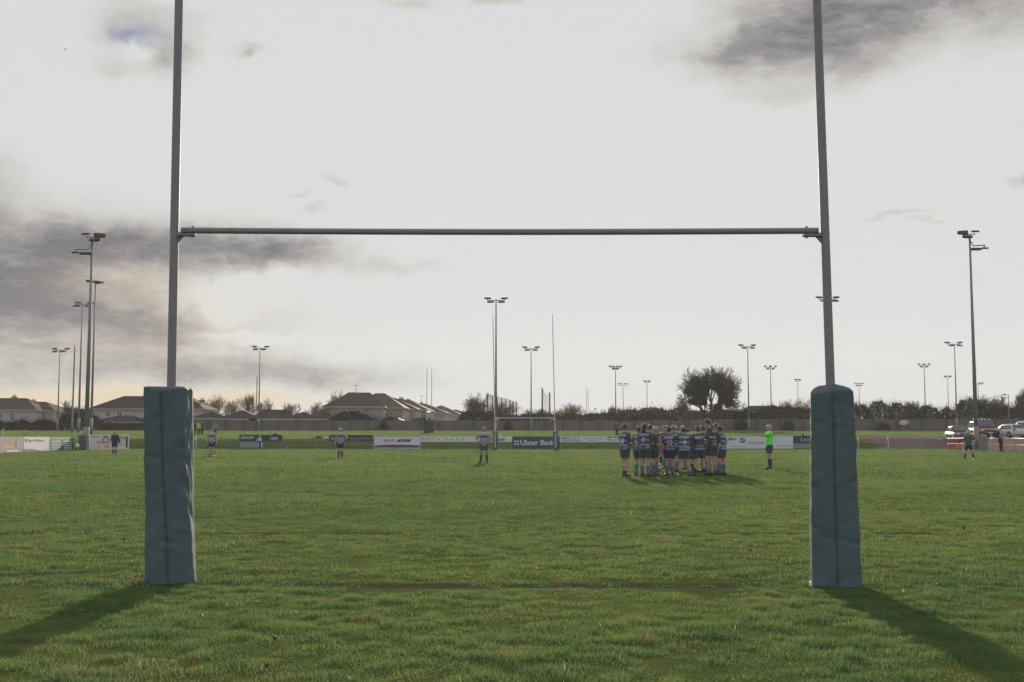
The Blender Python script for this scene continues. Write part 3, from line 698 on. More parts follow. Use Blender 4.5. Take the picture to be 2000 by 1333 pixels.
# dark cabinet by the mast, and a small bin
x, y, z = on(162, 106); cab = thing('cabinet', 'tall dark grey electrical cabinet beside the tallest left mast', 'cabinet', (x, y, 0))
mb = MB(); mb.box((0, 0, .68), (.72, .5, 1.36)); mb.build('body', greyp if False else mat('cabinet grey', (.10, .095, .105), .6), cab, bevel=.015)
mb = MB(); mb.box((0, 0, 1.385), (.78, .56, .05)); mb.build('roof', dsteel, cab)
mb = MB(); mb.box((-.17, -.254, .66), (.31, .012, 1.2)); mb.box((.17, -.254, .66), (.31, .012, 1.2)); mb.build('door', mat('cabinet grey', (0, 0, 0)), cab)
x = gx(150.5, 104.5); bn_ = thing('rubbish_bin', 'small white and red bin between green board and cabinet', 'bin', (x, 104.5, 0))
mb = MB(); mb.loft([[(r_ * math.cos(2 * math.pi * k / 14), r_ * math.sin(2 * math.pi * k / 14), z) for k in range(14)] for z, r_ in ((0, .17), (.3, .19))]); mb.build('base', redp, bn_, True)
mb = MB(); mb.loft([[(r_ * math.cos(2 * math.pi * k / 14), r_ * math.sin(2 * math.pi * k / 14), z) for k in range(14)] for z, r_ in ((.3, .19), (.55, .18), (.62, .10))]); mb.build('top', white, bn_, True)

def rail(label, pts, hgt, step, mid=True, m=None):
    m = m or white; P_ = [Vector((x, y, tz(x, y) * 0)) for x, y in pts]; root = thing('railing', label, 'railing', P_[0])
    top = MB(); md = MB()
    for a, b in zip(P_[:-1], P_[1:]):
        a, b = a - P_[0], b - P_[0]
        top.tube(a + Vector((0, 0, hgt)), b + Vector((0, 0, hgt)), .035, n=8); md.tube(a + Vector((0, 0, hgt * .52)), b + Vector((0, 0, hgt * .52)), .022, n=6)
        n = max(1, int((b - a).length / step))
        for k in range(n + 1):
            p = a.lerp(b, k / n); pb_ = MB(); pb_.tube(p, p + Vector((0, 0, hgt)), .03, n=8); pb_.build('post', m if m is not white else dsteel, root)
    top.build('top_rail', m, root); 
    if mid: md.build('mid_rail', m, root)
    return root
rail('low grey spectator railing along the far end behind the banners', [(gx(385, 117.6), 117.6), (gx(735, 117.6), 117.6)], .80, 3.0, m=dsteel)
rail('white topped railing in front of the parked cars on the right', [(43.75, 115.2), (41.45, 90.0), (41.2, 80)], 1.12, 2.6)
# red plastic barrier behind that railing
brn = mat('red barrier plastic', (.50, .10, .06), .45)
x, y, _ = on(1856, 114.0); bar_ = thing('plastic_barrier', 'red slatted plastic barrier at the left end of the white railing', 'barrier', (x - .1, 112.5, 0))
fr_ = MB()
for zz in (.10, .95): fr_.tube((-.55, 0, zz), (.55, 0, zz), .045, n=8)
for xx in (-.55, .55): fr_.tube((xx, 0, .05), (xx, 0, .98), .045, n=8)
fr_.build('frame', brn, bar_, True)
sl2 = MB()
for k in range(8): sl2.box((-.42 + .12 * k, 0, .52), (.05, .03, .82))
sl2.build('slats', brn, bar_)
ft = MB(); ft.box((-.5, 0, .03), (.08, .5, .06)); ft.box((.5, 0, .03), (.08, .5, .06)); ft.build('feet', dk, bar_)
# grey cabinet beside the right mast
x = gx(1921, 103); cb2 = thing('cabinet', 'grey green electrical cabinet beside the tall right mast', 'cabinet', (x, 103, 0))
mb = MB(); mb.box((0, 0, .65), (.62, .45, 1.3)); mb.build('body', mat('cabinet green grey', (.17, .185, .185), .6), cb2, bevel=.015)
mb = MB(); mb.box((0, 0, 1.32), (.68, .5, .04)); mb.build('roof', dsteel, cb2)
mb = MB(); mb.box((0, -.23, .62), (.5, .012, 1.1)); mb.build('door', MATS['cabinet green grey'], cb2)

def flag(label, px, Y, colr, hgt=1.25, z=None, side=1, group='corner flags and touch flags'):
    x = gx(px, Y); zz = tz(x, Y) if z is None else z; root = thing('corner_flag', label, 'flag', (x, Y, zz), 0, group)
    mb = MB(); mb.tube((0, 0, 0), (0, 0, hgt), .022, n=8); mb.build('pole', white, root)
    mb = MB(); rings = []
    for k in range(7):
        u = k / 6; rings.append([(side * u * .15, .05 * math.sin(u * 5), hgt - .02 - .12 * u), (side * u * .15, .05 * math.sin(u * 5), hgt - .36 - .05 * u), (side * u * .15, .05 * math.sin(u * 5) + .004, hgt - .36 - .05 * u), (side * u * .15, .05 * math.sin(u * 5) + .004, hgt - .02 - .12 * u)])
    mb.loft(rings); mb.build('cloth', colr, root); return root
fgreen = mat('green flag cloth', (.10, .45, .20), .8, trans=.4); fwh = mat('white flag cloth', (.62, .60, .52), .8, trans=.4); fyg = mat('yellow flag cloth', (.62, .55, .22), .8, trans=.4)
flag('white flag on a pole right of the left goal pad', 383, 117.9, fwh, 1.30, z=0, side=-1)
flag('yellow and white flag behind the leftmost mauve board', 4, 100, fyg, .95)
flag('small white flag behind the green text board', 106, 108, fwh, .62)
flag('bright green flag left of the cabinet', 137, 112, fgreen, 1.0)
flag('green flag behind the player walking past the white framed board', 216, 122, fgreen, .62)
flag('white flag on a pole just right of the right goal pad', 1677, 117.9, fwh, 1.28, z=0, side=-1)
flag('white flag on a pole at the gravel bank edge', 1735, 117.2, fwh, 1.32, z=0, side=-1)
x, y, z = on(1810, 121.5)
mb = MB(); mb.tube((-1.3, .9, .5), (1.3, -.9, -.12), .05, n=6); o = mb.build('timber_pole', mat('weathered wood', (.45, .38, .28), .9)); o.location = (x, y, z + .1); tag(o, 'pale wooden pole lying on the brown gravel bank', 'pole')
# ------------------------------------------------------------------ boundary wall
wallm = mat('brown block wall', (.145, .115, .10), .9, .30, 1.2, .1, bump=.3)
pierm = mat('dark wall pier', (.10, .088, .084), .9, .2, 2.0, .1)
YW = 205.0
def wall_run(label, x0, x1, Y, ytop, step, m=wallm):
    a, b = gx(x0, Y), gx(x1, Y); zb = tz((a + b) / 2, Y); top = zpx(ytop, Y)
    root = thing('boundary_wall', label, 'wall', ((a + b) / 2, Y, zb)); h = top - zb; w_ = b - a
    n = max(1, round(w_ / step)); rr = random.Random(int(x0)); mb = MB()
    cp_ = MB()
    for k in range(n):
        u0, u1 = -w_ / 2 + w_ * k / n, -w_ / 2 + w_ * (k + 1) / n; dh = rr.uniform(-.09, .09)
        mb.box(((u0 + u1) / 2, 0, (h + dh) / 2 - .2), (u1 - u0 - .02, .2, h + dh + .4)); cp_.box(((u0 + u1) / 2, 0, h + dh + .04), (u1 - u0 - .04, .28, .07))
        pm = MB(); pm.box((u0, -.06, h / 2 - .17), (.55 + rr.uniform(-.15, .3), .36, h + .5 + rr.uniform(-.05, .12))); pm.build('pier', pierm, root)
    mb.build('wall_panels', m, root); cp_.build('coping', mat('wall coping', (.20, .18, .165), .9), root)
wall_run('long brown block wall below the bungalows and the terrace of houses', 372, 960, YW, 822.5, 3.1)
wall_run('brown block wall behind the far goal and the huddle', 960, 1345, YW + .6, 823, 3.3)
wall_run('grey brown wall along the hedge behind the referee', 1345, 1660, YW, 821, 4.2)
wall_run('grey brown wall behind the gravel bank and parked cars', 1660, 2040, YW + .6, 820, 4.6)
x, y, z = at(1765, 826, YW - .4); pl = MB(); a_ = [(-.7, .2), (-.45, .38), (.1, .40), (.62, .5), (.70, -.1), (.35, -.45), (-.1, -.42), (-.75, -.25)]
pl.loft([[(u, 0, v) for u, v in a_], [(u, .03, v) for u, v in a_]]); pl.box((.95, 0, .1), (.14, .03, .6)); o = pl.build('torn_sheet', mat('pale torn sheet', (.50, .49, .49), .7)); o.location = (x, YW - .25, z); tag(o, 'torn pale plastic sheet fixed to the grey wall right of the right goal pad', 'plastic sheet')

# ------------------------------------------------------------------ houses
render_ = mat('cream render', (.42, .335, .305), .9, .08, .6); roofm = mat('brown tiled roof', (.078, .056, .048), .85, .25, 2.5, .03); roofd = mat('dark tiled roof', (.050, .041, .039), .85, .22, 2.5, .03)
rooft = mat('sun toned tiled roof', (.105, .076, .062), .85, .25, 2.5, .03); brickm = mat('pale brick', (.29, .235, .21), .9, .15, 2.0); fasc = mat('cream fascia', (.42, .36, .31), .9, .05, spec=.05); panem = mat('window glass', (.05, .055, .065), .08, .05, spec=.7); framem = mat('window frame', (.62, .58, .55), .5, .05); brownb = mat('brown brick', (.22, .16, .14), .9, .2, 2.0)  # paler tiles on alternate terrace roofs imitate sunlit and shaded slopes
def house(label, px, Y, w_, dp, yeave, yridge, rot=0.0, ridge=.5, wm=None, rm=None, wins=(), side_wins=0, chim=(), aer=(), drop=0.0, cat='house', hipend=1.0):
    x = gx(px, Y); z = tz(x, Y) - .1 - drop; ze, zr = zpx(yeave, Y) - z, zpx(yridge, Y) - z
    root = thing('house', label, cat, (x, Y, z), R(rot)); wm, rm = wm or render_, rm or roofm
    mb = MB(); mb.box((0, 0, ze / 2), (w_, dp, ze)); mb.build('wall', wm, root)
    o = .4; hx, hy = w_ / 2 + o, dp / 2 + o
    if w_ >= dp: rx, ry = ridge * w_ / 2, 0.0
    else: rx, ry = 0.0, ridge * dp / 2
    e = [(-hx, -hy, ze - .05), (hx, -hy, ze - .05), (hx, hy, ze - .05), (-hx, hy, ze - .05)]; e2 = [(a, b, c + .14) for a, b, c in e]
    tp = [(-rx, -ry, zr), (rx, -ry, zr), (rx, ry, zr), (-rx, ry, zr)]
    mb = MB()
    if ry == 0: vs = e2 + [(-rx, 0, zr), (rx, 0, zr)]; fs = [(0, 1, 5, 4), (1, 2, 5), (2, 3, 4, 5), (3, 0, 4), (3, 2, 1, 0)]
    else: vs = e2 + [(0, -ry, zr), (0, ry, zr)]; fs = [(0, 1, 4), (1, 2, 5, 4), (2, 3, 5), (3, 0, 4, 5), (3, 2, 1, 0)]
    mb.add(vs, fs); ro = mb.build('roof', rm, root)
    rg = MB()
    for p, q_ in ([(vs[4], vs[5])] + ([(vs[0], vs[4]), (vs[3], vs[4]), (vs[1], vs[5]), (vs[2], vs[5])] if ry == 0 else [(vs[0], vs[4]), (vs[1], vs[4]), (vs[2], vs[5]), (vs[3], vs[5])])): rg.tube(p, q_, .10, n=6)
    rg.build('ridge_tiles', rm, ro)
    fb_ = MB()
    for c_, d_ in (((0, -hy, ze), (2 * hx, .08, .22)), ((0, hy, ze), (2 * hx, .08, .22)), ((-hx, 0, ze), (.08, 2 * hy - .1, .22)), ((hx, 0, ze), (.08, 2 * hy - .1, .22))): fb_.box(c_, d_)
    fb_.build('gutter', fasc, root)
    for (cx_, cy_, ch) in chim:
        mb = MB(); mb.box((cx_, cy_, zr - .7 + ch / 2), (.9, .7, ch + 1.0)); mb.box((cx_, cy_, zr - .2 + ch), (1.05, .85, .18)); co = mb.build('chimney', brownb, ro)
        mb = MB(); mb.tube((cx_ - .2, cy_, zr - .2 + ch), (cx_ - .2, cy_, zr + .3 + ch), .13, .11, 8); mb.tube((cx_ + .2, cy_, zr - .2 + ch), (cx_ + .2, cy_, zr + .3 + ch), .13, .11, 8); mb.build('chimney_pot', brownb, co)
    for (ax, ah) in aer:
        mb = MB(); mb.tube((ax, 0, zr - .3), (ax, 0, zr + ah), .05, n=6); mb.tube((ax - .7, .3, zr + ah - .15), (ax + .7, -.3, zr + ah - .15), .035, n=5)
        for k in range(5): mb.tube((ax - .6 + .3 * k, -.4 + .26, zr + ah - .15), (ax - .6 + .3 * k, .4, zr + ah - .15), .025, n=5)
        mb.build('aerial', dsteel, ro)
    for (wx, wz, ww, wh) in wins:
        wz = ze - .42 - wh / 2 if wz > 2.8 else ze - 3.3
        if wz - wh / 2 > .3: window(root, (wx, -dp / 2 - .03, wz), ww, wh, 0)
    for k in range(side_wins):
        yy = -dp / 2 + dp * (k + .6) / (side_wins + .2)
        for wz in (ze - 1.2, ze - 3.6):
            if wz > .9: window(root, (w_ / 2 + .03, yy, wz), 1.3, 1.3, 90)
    return root
def window(root, c, ww, wh, ang):
    M = Matrix.Translation(Vector(c)) @ Matrix.Rotation(R(ang), 4, 'Z'); fw = .10
    mb = MB()
    for c_, d_ in (((0, 0, wh / 2), (ww + fw, .12, fw)), ((0, 0, -wh / 2), (ww + fw + .15, .18, fw)), ((-ww / 2, 0, 0), (fw, .12, wh - fw)), ((ww / 2, 0, 0), (fw, .12, wh - fw)), ((0, 0, 0), (.06, .1, wh - fw))): mb.box(c_, d_)
    mb.v = [tuple(M @ Vector(v)) for v in mb.v]; fo = mb.build('window', framem, root)
    mb = MB(); mb.box((0, 0, 0), (ww - fw, .05, wh - fw)); mb.v = [tuple(M @ Vector(v)) for v in mb.v]; mb.build('pane', panem, fo)
Yh = 236
W2 = lambda *xs: [(x_, 5.2, 1.3, 1.5) for x_ in xs] + [(x_, 2.4, 1.4, 1.4) for x_ in xs]
house('pale rendered house with brown hipped roof at the left edge', 22, Yh, 13.5, 10, 803, 779, 0, .42, wins=[(-2.2, 4.9, 1.1, 1.7), (-.1, 4.9, .8, 1.3), (2.2, 4.9, 1.1, 1.7), (-2.2, 2.0, 1.2, 1.5), (2.2, 2.0, 1.2, 1.5)], chim=[(.3, 0, .5)])
house('pale rendered house stepped back beside the leftmost house', 72, Yh + 4.5, 10.5, 10, 804.5, 786, 0, .30, wins=[(-1.6, 4.9, 1.1, 1.7), (.4, 4.9, 1.0, 1.6), (-1.6, 2.0, 1.2, 1.5), (.4, 2.0, 1.2, 1.5), (3.2, 4.9, .8, 1.4)], chim=[(-1.0, 0, .4)])
house('brown roofed lower house between pale houses and the floodlights', 112, Yh + 12, 9, 9, 812, 797, 0, .35, wm=brownb, rm=roofm)
house('brown roofed bungalow glimpsed behind the left floodlight masts', 150, Yh + 18, 11, 9, 816, 800, 0, .55, wm=brownb, rm=roofm)
house('wide cream house with large dark roof behind the left goal pad', 303, Yh - 8, 21.5, 12, 801, 775, 0, .60, rm=roofd, wins=[(-7.4, 4.7, 1.0, 1.0), (-5.2, 4.7, 1.0, 1.0), (-6.3, 2.0, 1.6, 1.3), (0, 4.7, 1.2, 1.2), (4, 4.7, 1.2, 1.2), (4, 2.0, 1.2, 1.2), (7.5, 2.0, 1.2, 1.2)], chim=[(9.2, 0, -.6)])
house('low hipped garage in front of the wide cream house', 243, 217, 9.0, 7, 826, 813, 0, .25, rm=roofd, wm=wallm)
house('dark roofed bungalow left of the twin left bungalows', 418, 222, 6.5, 8, 819, 805.5, 0, .4, rm=roofd, wm=brownb, aer=[(.6, 2.2)])
house('dark roofed bungalow behind the four lamp floodlight', 477, 222, 7.5, 8, 820, 803, 0, .55, rm=roofd, wm=brownb, chim=[(3.2, 0, -.2)])
house('dark roofed bungalow with chimney at its right ridge end', 540, 222, 8.0, 8, 820, 801.5, 0, .62, rm=roofd, wm=brownb, wins=[(3.1, 1.6, .9, 1.2)], chim=[(2.5, 0, .3)])
house('small dark roofed bungalow right of the chimney bungalow', 595, 224, 6.5, 8, 820, 806, 0, .45, rm=roofd, wm=brownb)
house('low brown roofed annex against the big terrace house', 632, 226, 5.5, 8, 820, 800, 0, .3, rm=roofm, wm=brickm)
house('biggest brown roofed terrace house, nearest of the receding row', 700, 226, 10.0, 9, 796.5, 768, 3, .42, wm=brickm, wins=[(-2.6, 5.2, 1.2, 1.3), (.2, 5.2, 1.1, 1.2), (-2.6, 2.4, 1.4, 1.3)], side_wins=3, chim=[(-1.2, 0, -.1)], aer=[(-.6, 1.6)])
house('brown hip fronted wing on the left of the biggest terrace house', 660, 228, 4.6, 8, 797, 781, 3, .5, wm=brickm)
house('second house of the receding brown terrace', 741, 241, 11.0, 11, 799, 769.5, -2, .18, rm=rooft, wm=brickm, side_wins=3)
house('third house of the receding brown terrace', 769, 258, 11.0, 12, 801, 778, -2, .18, wm=brickm, side_wins=3, chim=[(1.5, 0, 0)])
house('fourth house of the receding brown terrace behind the edge on goal', 797, 276, 11.0, 13, 804, 780.5, -3, .15, rm=rooft, wm=brickm, side_wins=3, chim=[(-1.5, 0, .2)])
house('fifth house of the receding terrace with a tall aerial', 830, 305, 12.0, 13, 808, 789.5, -3, .2, wm=brickm, side_wins=3, chim=[(-1, 0, .3)], aer=[(-1.0, 2.4)])
house('sixth house of the receding terrace with a pale end wall', 862, 330, 12.0, 14, 812, 793, -3, .2, rm=rooft, wm=render_, side_wins=2)
house('last and lowest house at the far end of the terrace', 891, 362, 12, 14, 815, 801, -3, .3, wm=brownb, side_wins=2)
house('brown roof showing above the hedge behind the referee', 1490, 232, 9.5, 9, 806, 794, 0, .5, rm=roofm, wm=brownb)
house('low pale roofed shed among the bushes right of the right goal pad', 1783, 214, 3.0, 3, 807, 804, 0, .5, rm=fasc, wm=brownb, cat='shed')
# sunlit lean-to conservatory roofs behind the wall, before the terrace
lean = mat('pale glazed roof', (.45, .42, .38), .7, .05)
for i, (p0, p1, y0, y1, Y, lab) in enumerate([(778, 798, 817, 825, 214, 'pale lean to roof behind the wall before the third terrace house'), (850, 862, 821, 826, 220, 'pale lean to roof behind the wall right of the edge on goal')]):
    a, b = Vector(at(p0, y0, Y)), Vector(at(p1, y1, Y)); zb = tz(a.x, Y); root = thing('lean_to', lab, 'lean-to', (a.x, Y, zb))
    mb = MB(); q_ = [Vector((0, -1.2, a.z - zb)), Vector((b.x - a.x, -1.2, b.z - zb)), Vector((b.x - a.x, 1.2, b.z - zb)), Vector((0, 1.2, a.z - zb))]
    mb.loft([q_, [v - Vector((0, 0, .10)) for v in q_]]); mb.build('roof', lean, root)
    mb = MB(); mb.box(((b.x - a.x) / 2, 0, (b.z - zb - .1) / 2), (b.x - a.x - .3, 2.1, b.z - zb - .1)); mb.build('wall', brickm, root)

# ------------------------------------------------------------------ trees, bushes and hedges
barkm = mat('bark', (.085, .068, .058), .9, .25, 6.0, .1); twigm = mat('sky glow twigs', (.36, .23, .105), .85, .3, .8, .1, trans=.4); twigd = mat('dark twigs', (.085, .066, .056), .85, .3, .8, .1)  # golden glow of the low sky is put into the first twig colour
ivym = mat('ivy leaves', (.042, .040, .032), .6, .35, 1.0, .2, trans=.25); hedm = mat('hedge leaves', (.062, .060, .054), .7, .35, .9, .15, trans=.25); hedb = mat('brown leafless hedge', (.125, .088, .072), .85, .3, .7, .1, trans=.2); evg = mat('evergreen leaves', (.040, .052, .044), .7, .35, .9, .15, trans=.25); rust = mat('rust leaves', (.17, .105, .085), .8, .3, .9, .1, trans=.3)
def segs_mesh(name, S_, m, parent):
    """S_ rows: p0 p1 r0 r1 -> three sided tapered sticks"""
    S_ = np.asarray(S_, np.float64).reshape(-1, 8); a, b = S_[:, :3], S_[:, 3:6]; d = b - a; L = np.linalg.norm(d, axis=1, keepdims=True); d = d / np.maximum(L, 1e-6)
    up = np.where(np.abs(d[:, 2:3]) > .9, np.array([[1., 0, 0]]), np.array([[0, 0, 1.]])); u = np.cross(d, up); u /= np.linalg.norm(u, axis=1, keepdims=True); v = np.cross(d, u)
    ns = 5 if S_[:, 6].max() > .06 else 3; V = []
    for p, r in ((a, S_[:, 6:7]), (b, S_[:, 7:8])):
        for k in range(ns): t_ = 2 * math.pi * k / ns; V.append(p + r * (math.cos(t_) * u + math.sin(t_) * v))
    V = np.stack(V, 1); T = []
    for k in range(ns):
        j = (k + 1) % ns; T += [[k, j, ns + j], [k, ns + j, ns + k]]
    T = (np.array(T)[None] + (np.arange(len(S_)) * 2 * ns)[:, None, None]).reshape(-1, 3)
    return link(name, np_mesh(name, V.reshape(-1, 3), T), m, parent)
def leaves_mesh(name, P_, sz, m, parent, r):
    n = len(P_); d1 = r.normal(size=(n, 3)); d1 /= np.linalg.norm(d1, axis=1, keepdims=True); d2 = np.cross(d1, r.normal(size=(n, 3))); d2 /= np.linalg.norm(d2, axis=1, keepdims=True)
    s = (sz * (.5 + r.random(n)))[:, None]; d1, d2 = d1 * s, d2 * s * .6
    V = np.stack([P_ - d1, P_ + d2, P_ + d1, P_ - d2], 1); T = (np.array([[0, 1, 2], [0, 2, 3]])[None] + (np.arange(n) * 4)[:, None, None]).reshape(-1, 3)
    return link(name, np_mesh(name, V.reshape(-1, 3), T), m, parent)
def grow(r, p, d, L, rad, depth, big_, small, spread, tips, up=.12):
    k = 3; q0 = p
    for i in range(k):
        d = d + r.normal(size=3) * .13 + np.array([0, 0, up]); d = d / np.linalg.norm(d); q1 = q0 + d * L / k
        r0, r1 = rad * (1 - .35 * i / k), rad * (1 - .35 * (i + 1) / k)
        (big_ if rad > .045 else small).append([*q0, *q1, r0, r1])
        if depth > 0 and (i > 0 or depth < 3):
            a = r.normal(size=3); a -= a.dot(d) * d; a /= np.linalg.norm(a); nd = d + a * spread * (.7 + .6 * r.random()); nd /= np.linalg.norm(nd)
            grow(r, q1, nd, L * (.55 + .25 * r.random()), max(rad * .55, .016), depth - 1, big_, small, spread, tips, up * .8)
        q0 = q1
    if depth > 0:
        for s_ in range(2):
            a = r.normal(size=3); a -= a.dot(d) * d; a /= np.linalg.norm(a); nd = d + a * spread * .7; nd /= np.linalg.norm(nd)
            grow(r, q0, nd, L * (.6 + .25 * r.random()), max(rad * .6, .016), depth - 1, big_, small, spread, tips, up * .8)
    else: tips.append(q0)
def bare_tree(label, px, Y, ytop, wpx, seed, m=None, depth=4, spread=.80, trunk=.25, up=.14, group='bare winter trees beyond the wall', stems=3, thin=1.0):
    x = gx(px, Y); z = tz(x, Y); z = z - .2; root = thing('bare_tree', label, 'tree', (x, Y, z), 0, group); r = np.random.default_rng(seed); hgt = zpx(ytop, Y) - z; wid = wpx / F * Y
    B, S_, tips = [], [], []
    for s_ in range(stems):
        d = np.array([0, 0, 1.]) if stems == 1 else np.array([r.normal() * .3, r.normal() * .2, 1.])
        grow(r, np.array([r.normal() * .2 * (stems > 1), 0, 0.]), d / np.linalg.norm(d), 2.1, .16, depth, B, S_, spread, tips, up)
    A = np.array(B + S_); hi = max(A[:, 5].max(), .1); wx = max(np.percentile(np.abs(A[:, 3]), 98), .1)
    def fit(a):
        a = np.array(a, float).reshape(-1, 8)
        if len(a): 
            for k in (0, 3): a[:, k] *= wid / 1.8 / wx; a[:, k + 1] *= wid / 1.8 / wx
            for k in (2, 5): a[:, k] *= hgt / hi
            a[:, 6:] *= hgt / 8 * thin
            a[:, 6:] = np.maximum(a[:, 6:], .017)
        return a
    segs_mesh('trunk', fit(B), barkm, root); segs_mesh('crown', fit(S_), m or twigm, root); return root
for i, (lab, px, Y, yt, wpx, kw) in enumerate([
    ('golden bare tree above the bungalow roof right of the left goal pad', 419, 250, 768, 42, {}),
    ('tall golden bare tree behind the floodlight by the bungalows', 489, 255, 765, 40, {}),
    ('golden bare tree just right of the bungalow floodlight', 517, 255, 776, 34, {}),
    ('thin golden bare tree between the two left bungalows', 455, 262, 778, 34, {}),
    ('broad low bare tree above the chimney bungalow', 565, 250, 784, 36, {}),
    ('broad bare tree left of the big terrace house', 617, 245, 783, 46, {}),
    ('pale bare tree rising behind the left end of the terrace', 658, 270, 760, 36, {'m': twigm}),
    ('orange bare tree beside the right edge of the left goal pad', 379, 248, 776, 26, {}),
    ('rounded bare tree right of the terrace row', 919, 222, 765, 62, {'m': twigd, 'stems': 4}),
    ('bare tree between the far goal uprights below the net', 975, 226, 782, 60, {'m': twigd}),
    ('low spiky bare tree right of the far goal', 1108, 224, 785, 54, {'m': twigm}),
    ('small bare tree between the two ball nets', 1035, 226, 796, 34, {'m': twigm}),
    ('spreading bare tree left of the right goal upright', 1557, 228, 776, 58, {'m': twigm, 'stems': 4}),
    ('spiky bare sapling behind the left floodlight masts', 128, 228, 780, 34, {'m': twigd}),
    ('forked bare tree near the right edge by the street lamp', 1953, 226, 768, 40, {'m': twigm}),
    ('thin bare sapling above the bushes right of the right pad', 1782, 222, 780, 26, {'m': twigm}),
    ('rust coloured bushy tree at the right edge of the picture', 1998, 214, 754, 46, {'m': rust, 'stems': 4}),
    ('bare tree with dense twigs behind the tall right mast', 1912, 214, 770, 62, {'m': twigd, 'stems': 4}),
    ('bare sapling behind the six lamp floodlight', 1203, 236, 788, 24, {'m': twigd}),
    ('feathery bare tree at the foot of the second ball net', 1062, 232, 797, 34, {'m': twigm}),
    ]):
    bare_tree(lab, px, Y, yt, wpx, 100 + i, **kw)
# big ivy clad tree
x = gx(1388, 212); z = tz(x, 212); ivt = thing('ivy_tree', 'large rounded tree covered with dark ivy right of the huddle', 'tree', (x, 212, z - .2))
r = np.random.default_rng(31); B, S_, tips = [], [], []
k_ = 212 / F; top = zpx(717, 212) - z
for dx, ln, an in ((0, 4.2, 0), (-.15, 4.0, -.42), (.15, 4.0, .45), (.05, 3.6, .75), (-.05, 3.4, -.8), (0, 4.1, .15)):
    grow(r, np.array([dx, 0, 1.2]), np.array([math.sin(an), r.normal() * .25, math.cos(an)]), ln, .26, 5, B, S_, .62, tips, .07)
A = np.array(B + S_); sxk = (118 * k_ / 2) / np.percentile(np.abs(A[:, 3]), 99); szk = top / np.percentile(A[:, 5], 99.7)
def fit2(a):
    a = np.array(a, float)
    for k in (0, 1, 3, 4): a[:, k] *= sxk
    for k in (2, 5): a[:, k] *= szk
    a[:, 6:] = np.maximum(a[:, 6:] * .9, .022); return a
Bf, Sf = fit2(B), fit2(S_); Bf = np.concatenate([Bf, [[0, 0, 0, 0, 0, 1.6 * szk, .55, .36]]])
segs_mesh('trunk', Bf, barkm, ivt); segs_mesh('crown', Sf, twigd, ivt)
mid = (Bf[:, :3] + Bf[:, 3:6]) / 2; rr_ = np.hypot(mid[:, 0] + .4, mid[:, 2] - top * .56); mid = mid[(rr_ < top * .34) & (mid[:, 2] > .5)]
mid2 = (Sf[:, :3] + Sf[:, 3:6]) / 2; q1 = np.hypot(mid2[:, 0] + .9, mid2[:, 2] - top * .62); mid2 = mid2[(q1 < top * .20)]; mid2 = mid2[r.random(len(mid2)) < .4]
P_ = np.concatenate([np.repeat(mid, 90, 0) + r.normal(size=(len(mid) * 90, 3)) * .30, np.repeat(mid2, 8, 0) + r.normal(size=(len(mid2) * 8, 3)) * .30])
hol = np.zeros(len(P_), bool)
for hx, hz, hr in ((.55, .62, .55), (2.2, .40, .8), (1.6, .58, .5), (-2.3, .36, .6), (2.8, .55, .7), (2.6, .72, .7), (3.2, .3, .9), (-3.0, .55, .7)): hol |= np.hypot(P_[:, 0] - hx, P_[:, 2] - top * hz) < hr * (.7 + .5 * r.random(len(P_)))
hol |= vnoise(P_[:, 0] * 1.0 + 40, P_[:, 2] * 1.0 + 9, .75, 77) > .62
P_ = P_[~hol]
if len(P_) > 60000: P_ = P_[r.permutation(len(P_))[:60000]]
leaves_mesh('ivy', P_, .16, ivym, ivt, r)

def bush(label, x0, x1, Y, ytops, m, seed, dens=1.0, leaf=.17, name='bush', cat='bush', group=None, depth=2.2, twigs=True, ybot=None, spike=.9):
    """a row of overlapping leafy lobes whose top follows ytops across x0..x1"""
    r = np.random.default_rng(seed); a, b = gx(x0, Y), gx(x1, Y); xc = (a + b) / 2; zb = tz(xc, Y) - .1; root = thing(name, label, cat, (xc, Y, zb), 0, group); w_ = b - a
    n = int(w_ * 520 * dens); u = r.random(n); topz = np.array([zpx(v, Y) - zb for v in ytops]); tp = np.interp(u * (len(ytops) - 1), np.arange(len(ytops)), topz)
    tp = tp * (1 + .10 * (vnoise(u * w_ * 1.1, u * 0 + seed, 1, seed) - .5) + .10 * (vnoise(u * w_ * 4, u * 0 + seed, 1, seed + 1) - .5))
    e = np.clip(np.minimum(u, 1 - u) * w_ / 1.4, 0, 1); tp = tp * (.55 + .45 * np.sqrt(1 - (1 - e) ** 2))
    v = r.random(n) ** .6; P_ = np.stack([(u - .5) * w_, (r.random(n) - .5) * depth * (1 - .5 * v), tp * v], 1)
    P_[:, 2] += np.where((r.random(n) < .05) & (v > .85), np.abs(r.normal(size=n)) * spike * .4, 0)
    leaves_mesh('foliage', P_, leaf, m, root, r)
    if twigs:
        k = int(w_ * 26); u = r.random(k); tp = np.interp(u * (len(ytops) - 1), np.arange(len(ytops)), topz); x_ = (u - .5) * w_; y_ = (r.random(k) - .5) * depth * .6
        dx = r.normal(size=k) * .35; L = tp * (.95 + .12 * r.random(k)) + spike * r.random(k) ** 2
        segs_mesh('stems', np.stack([x_, y_, tp * .3, x_ + dx, y_, L, np.full(k, .03), np.full(k, .012)], 1), twigd, root)
    return root
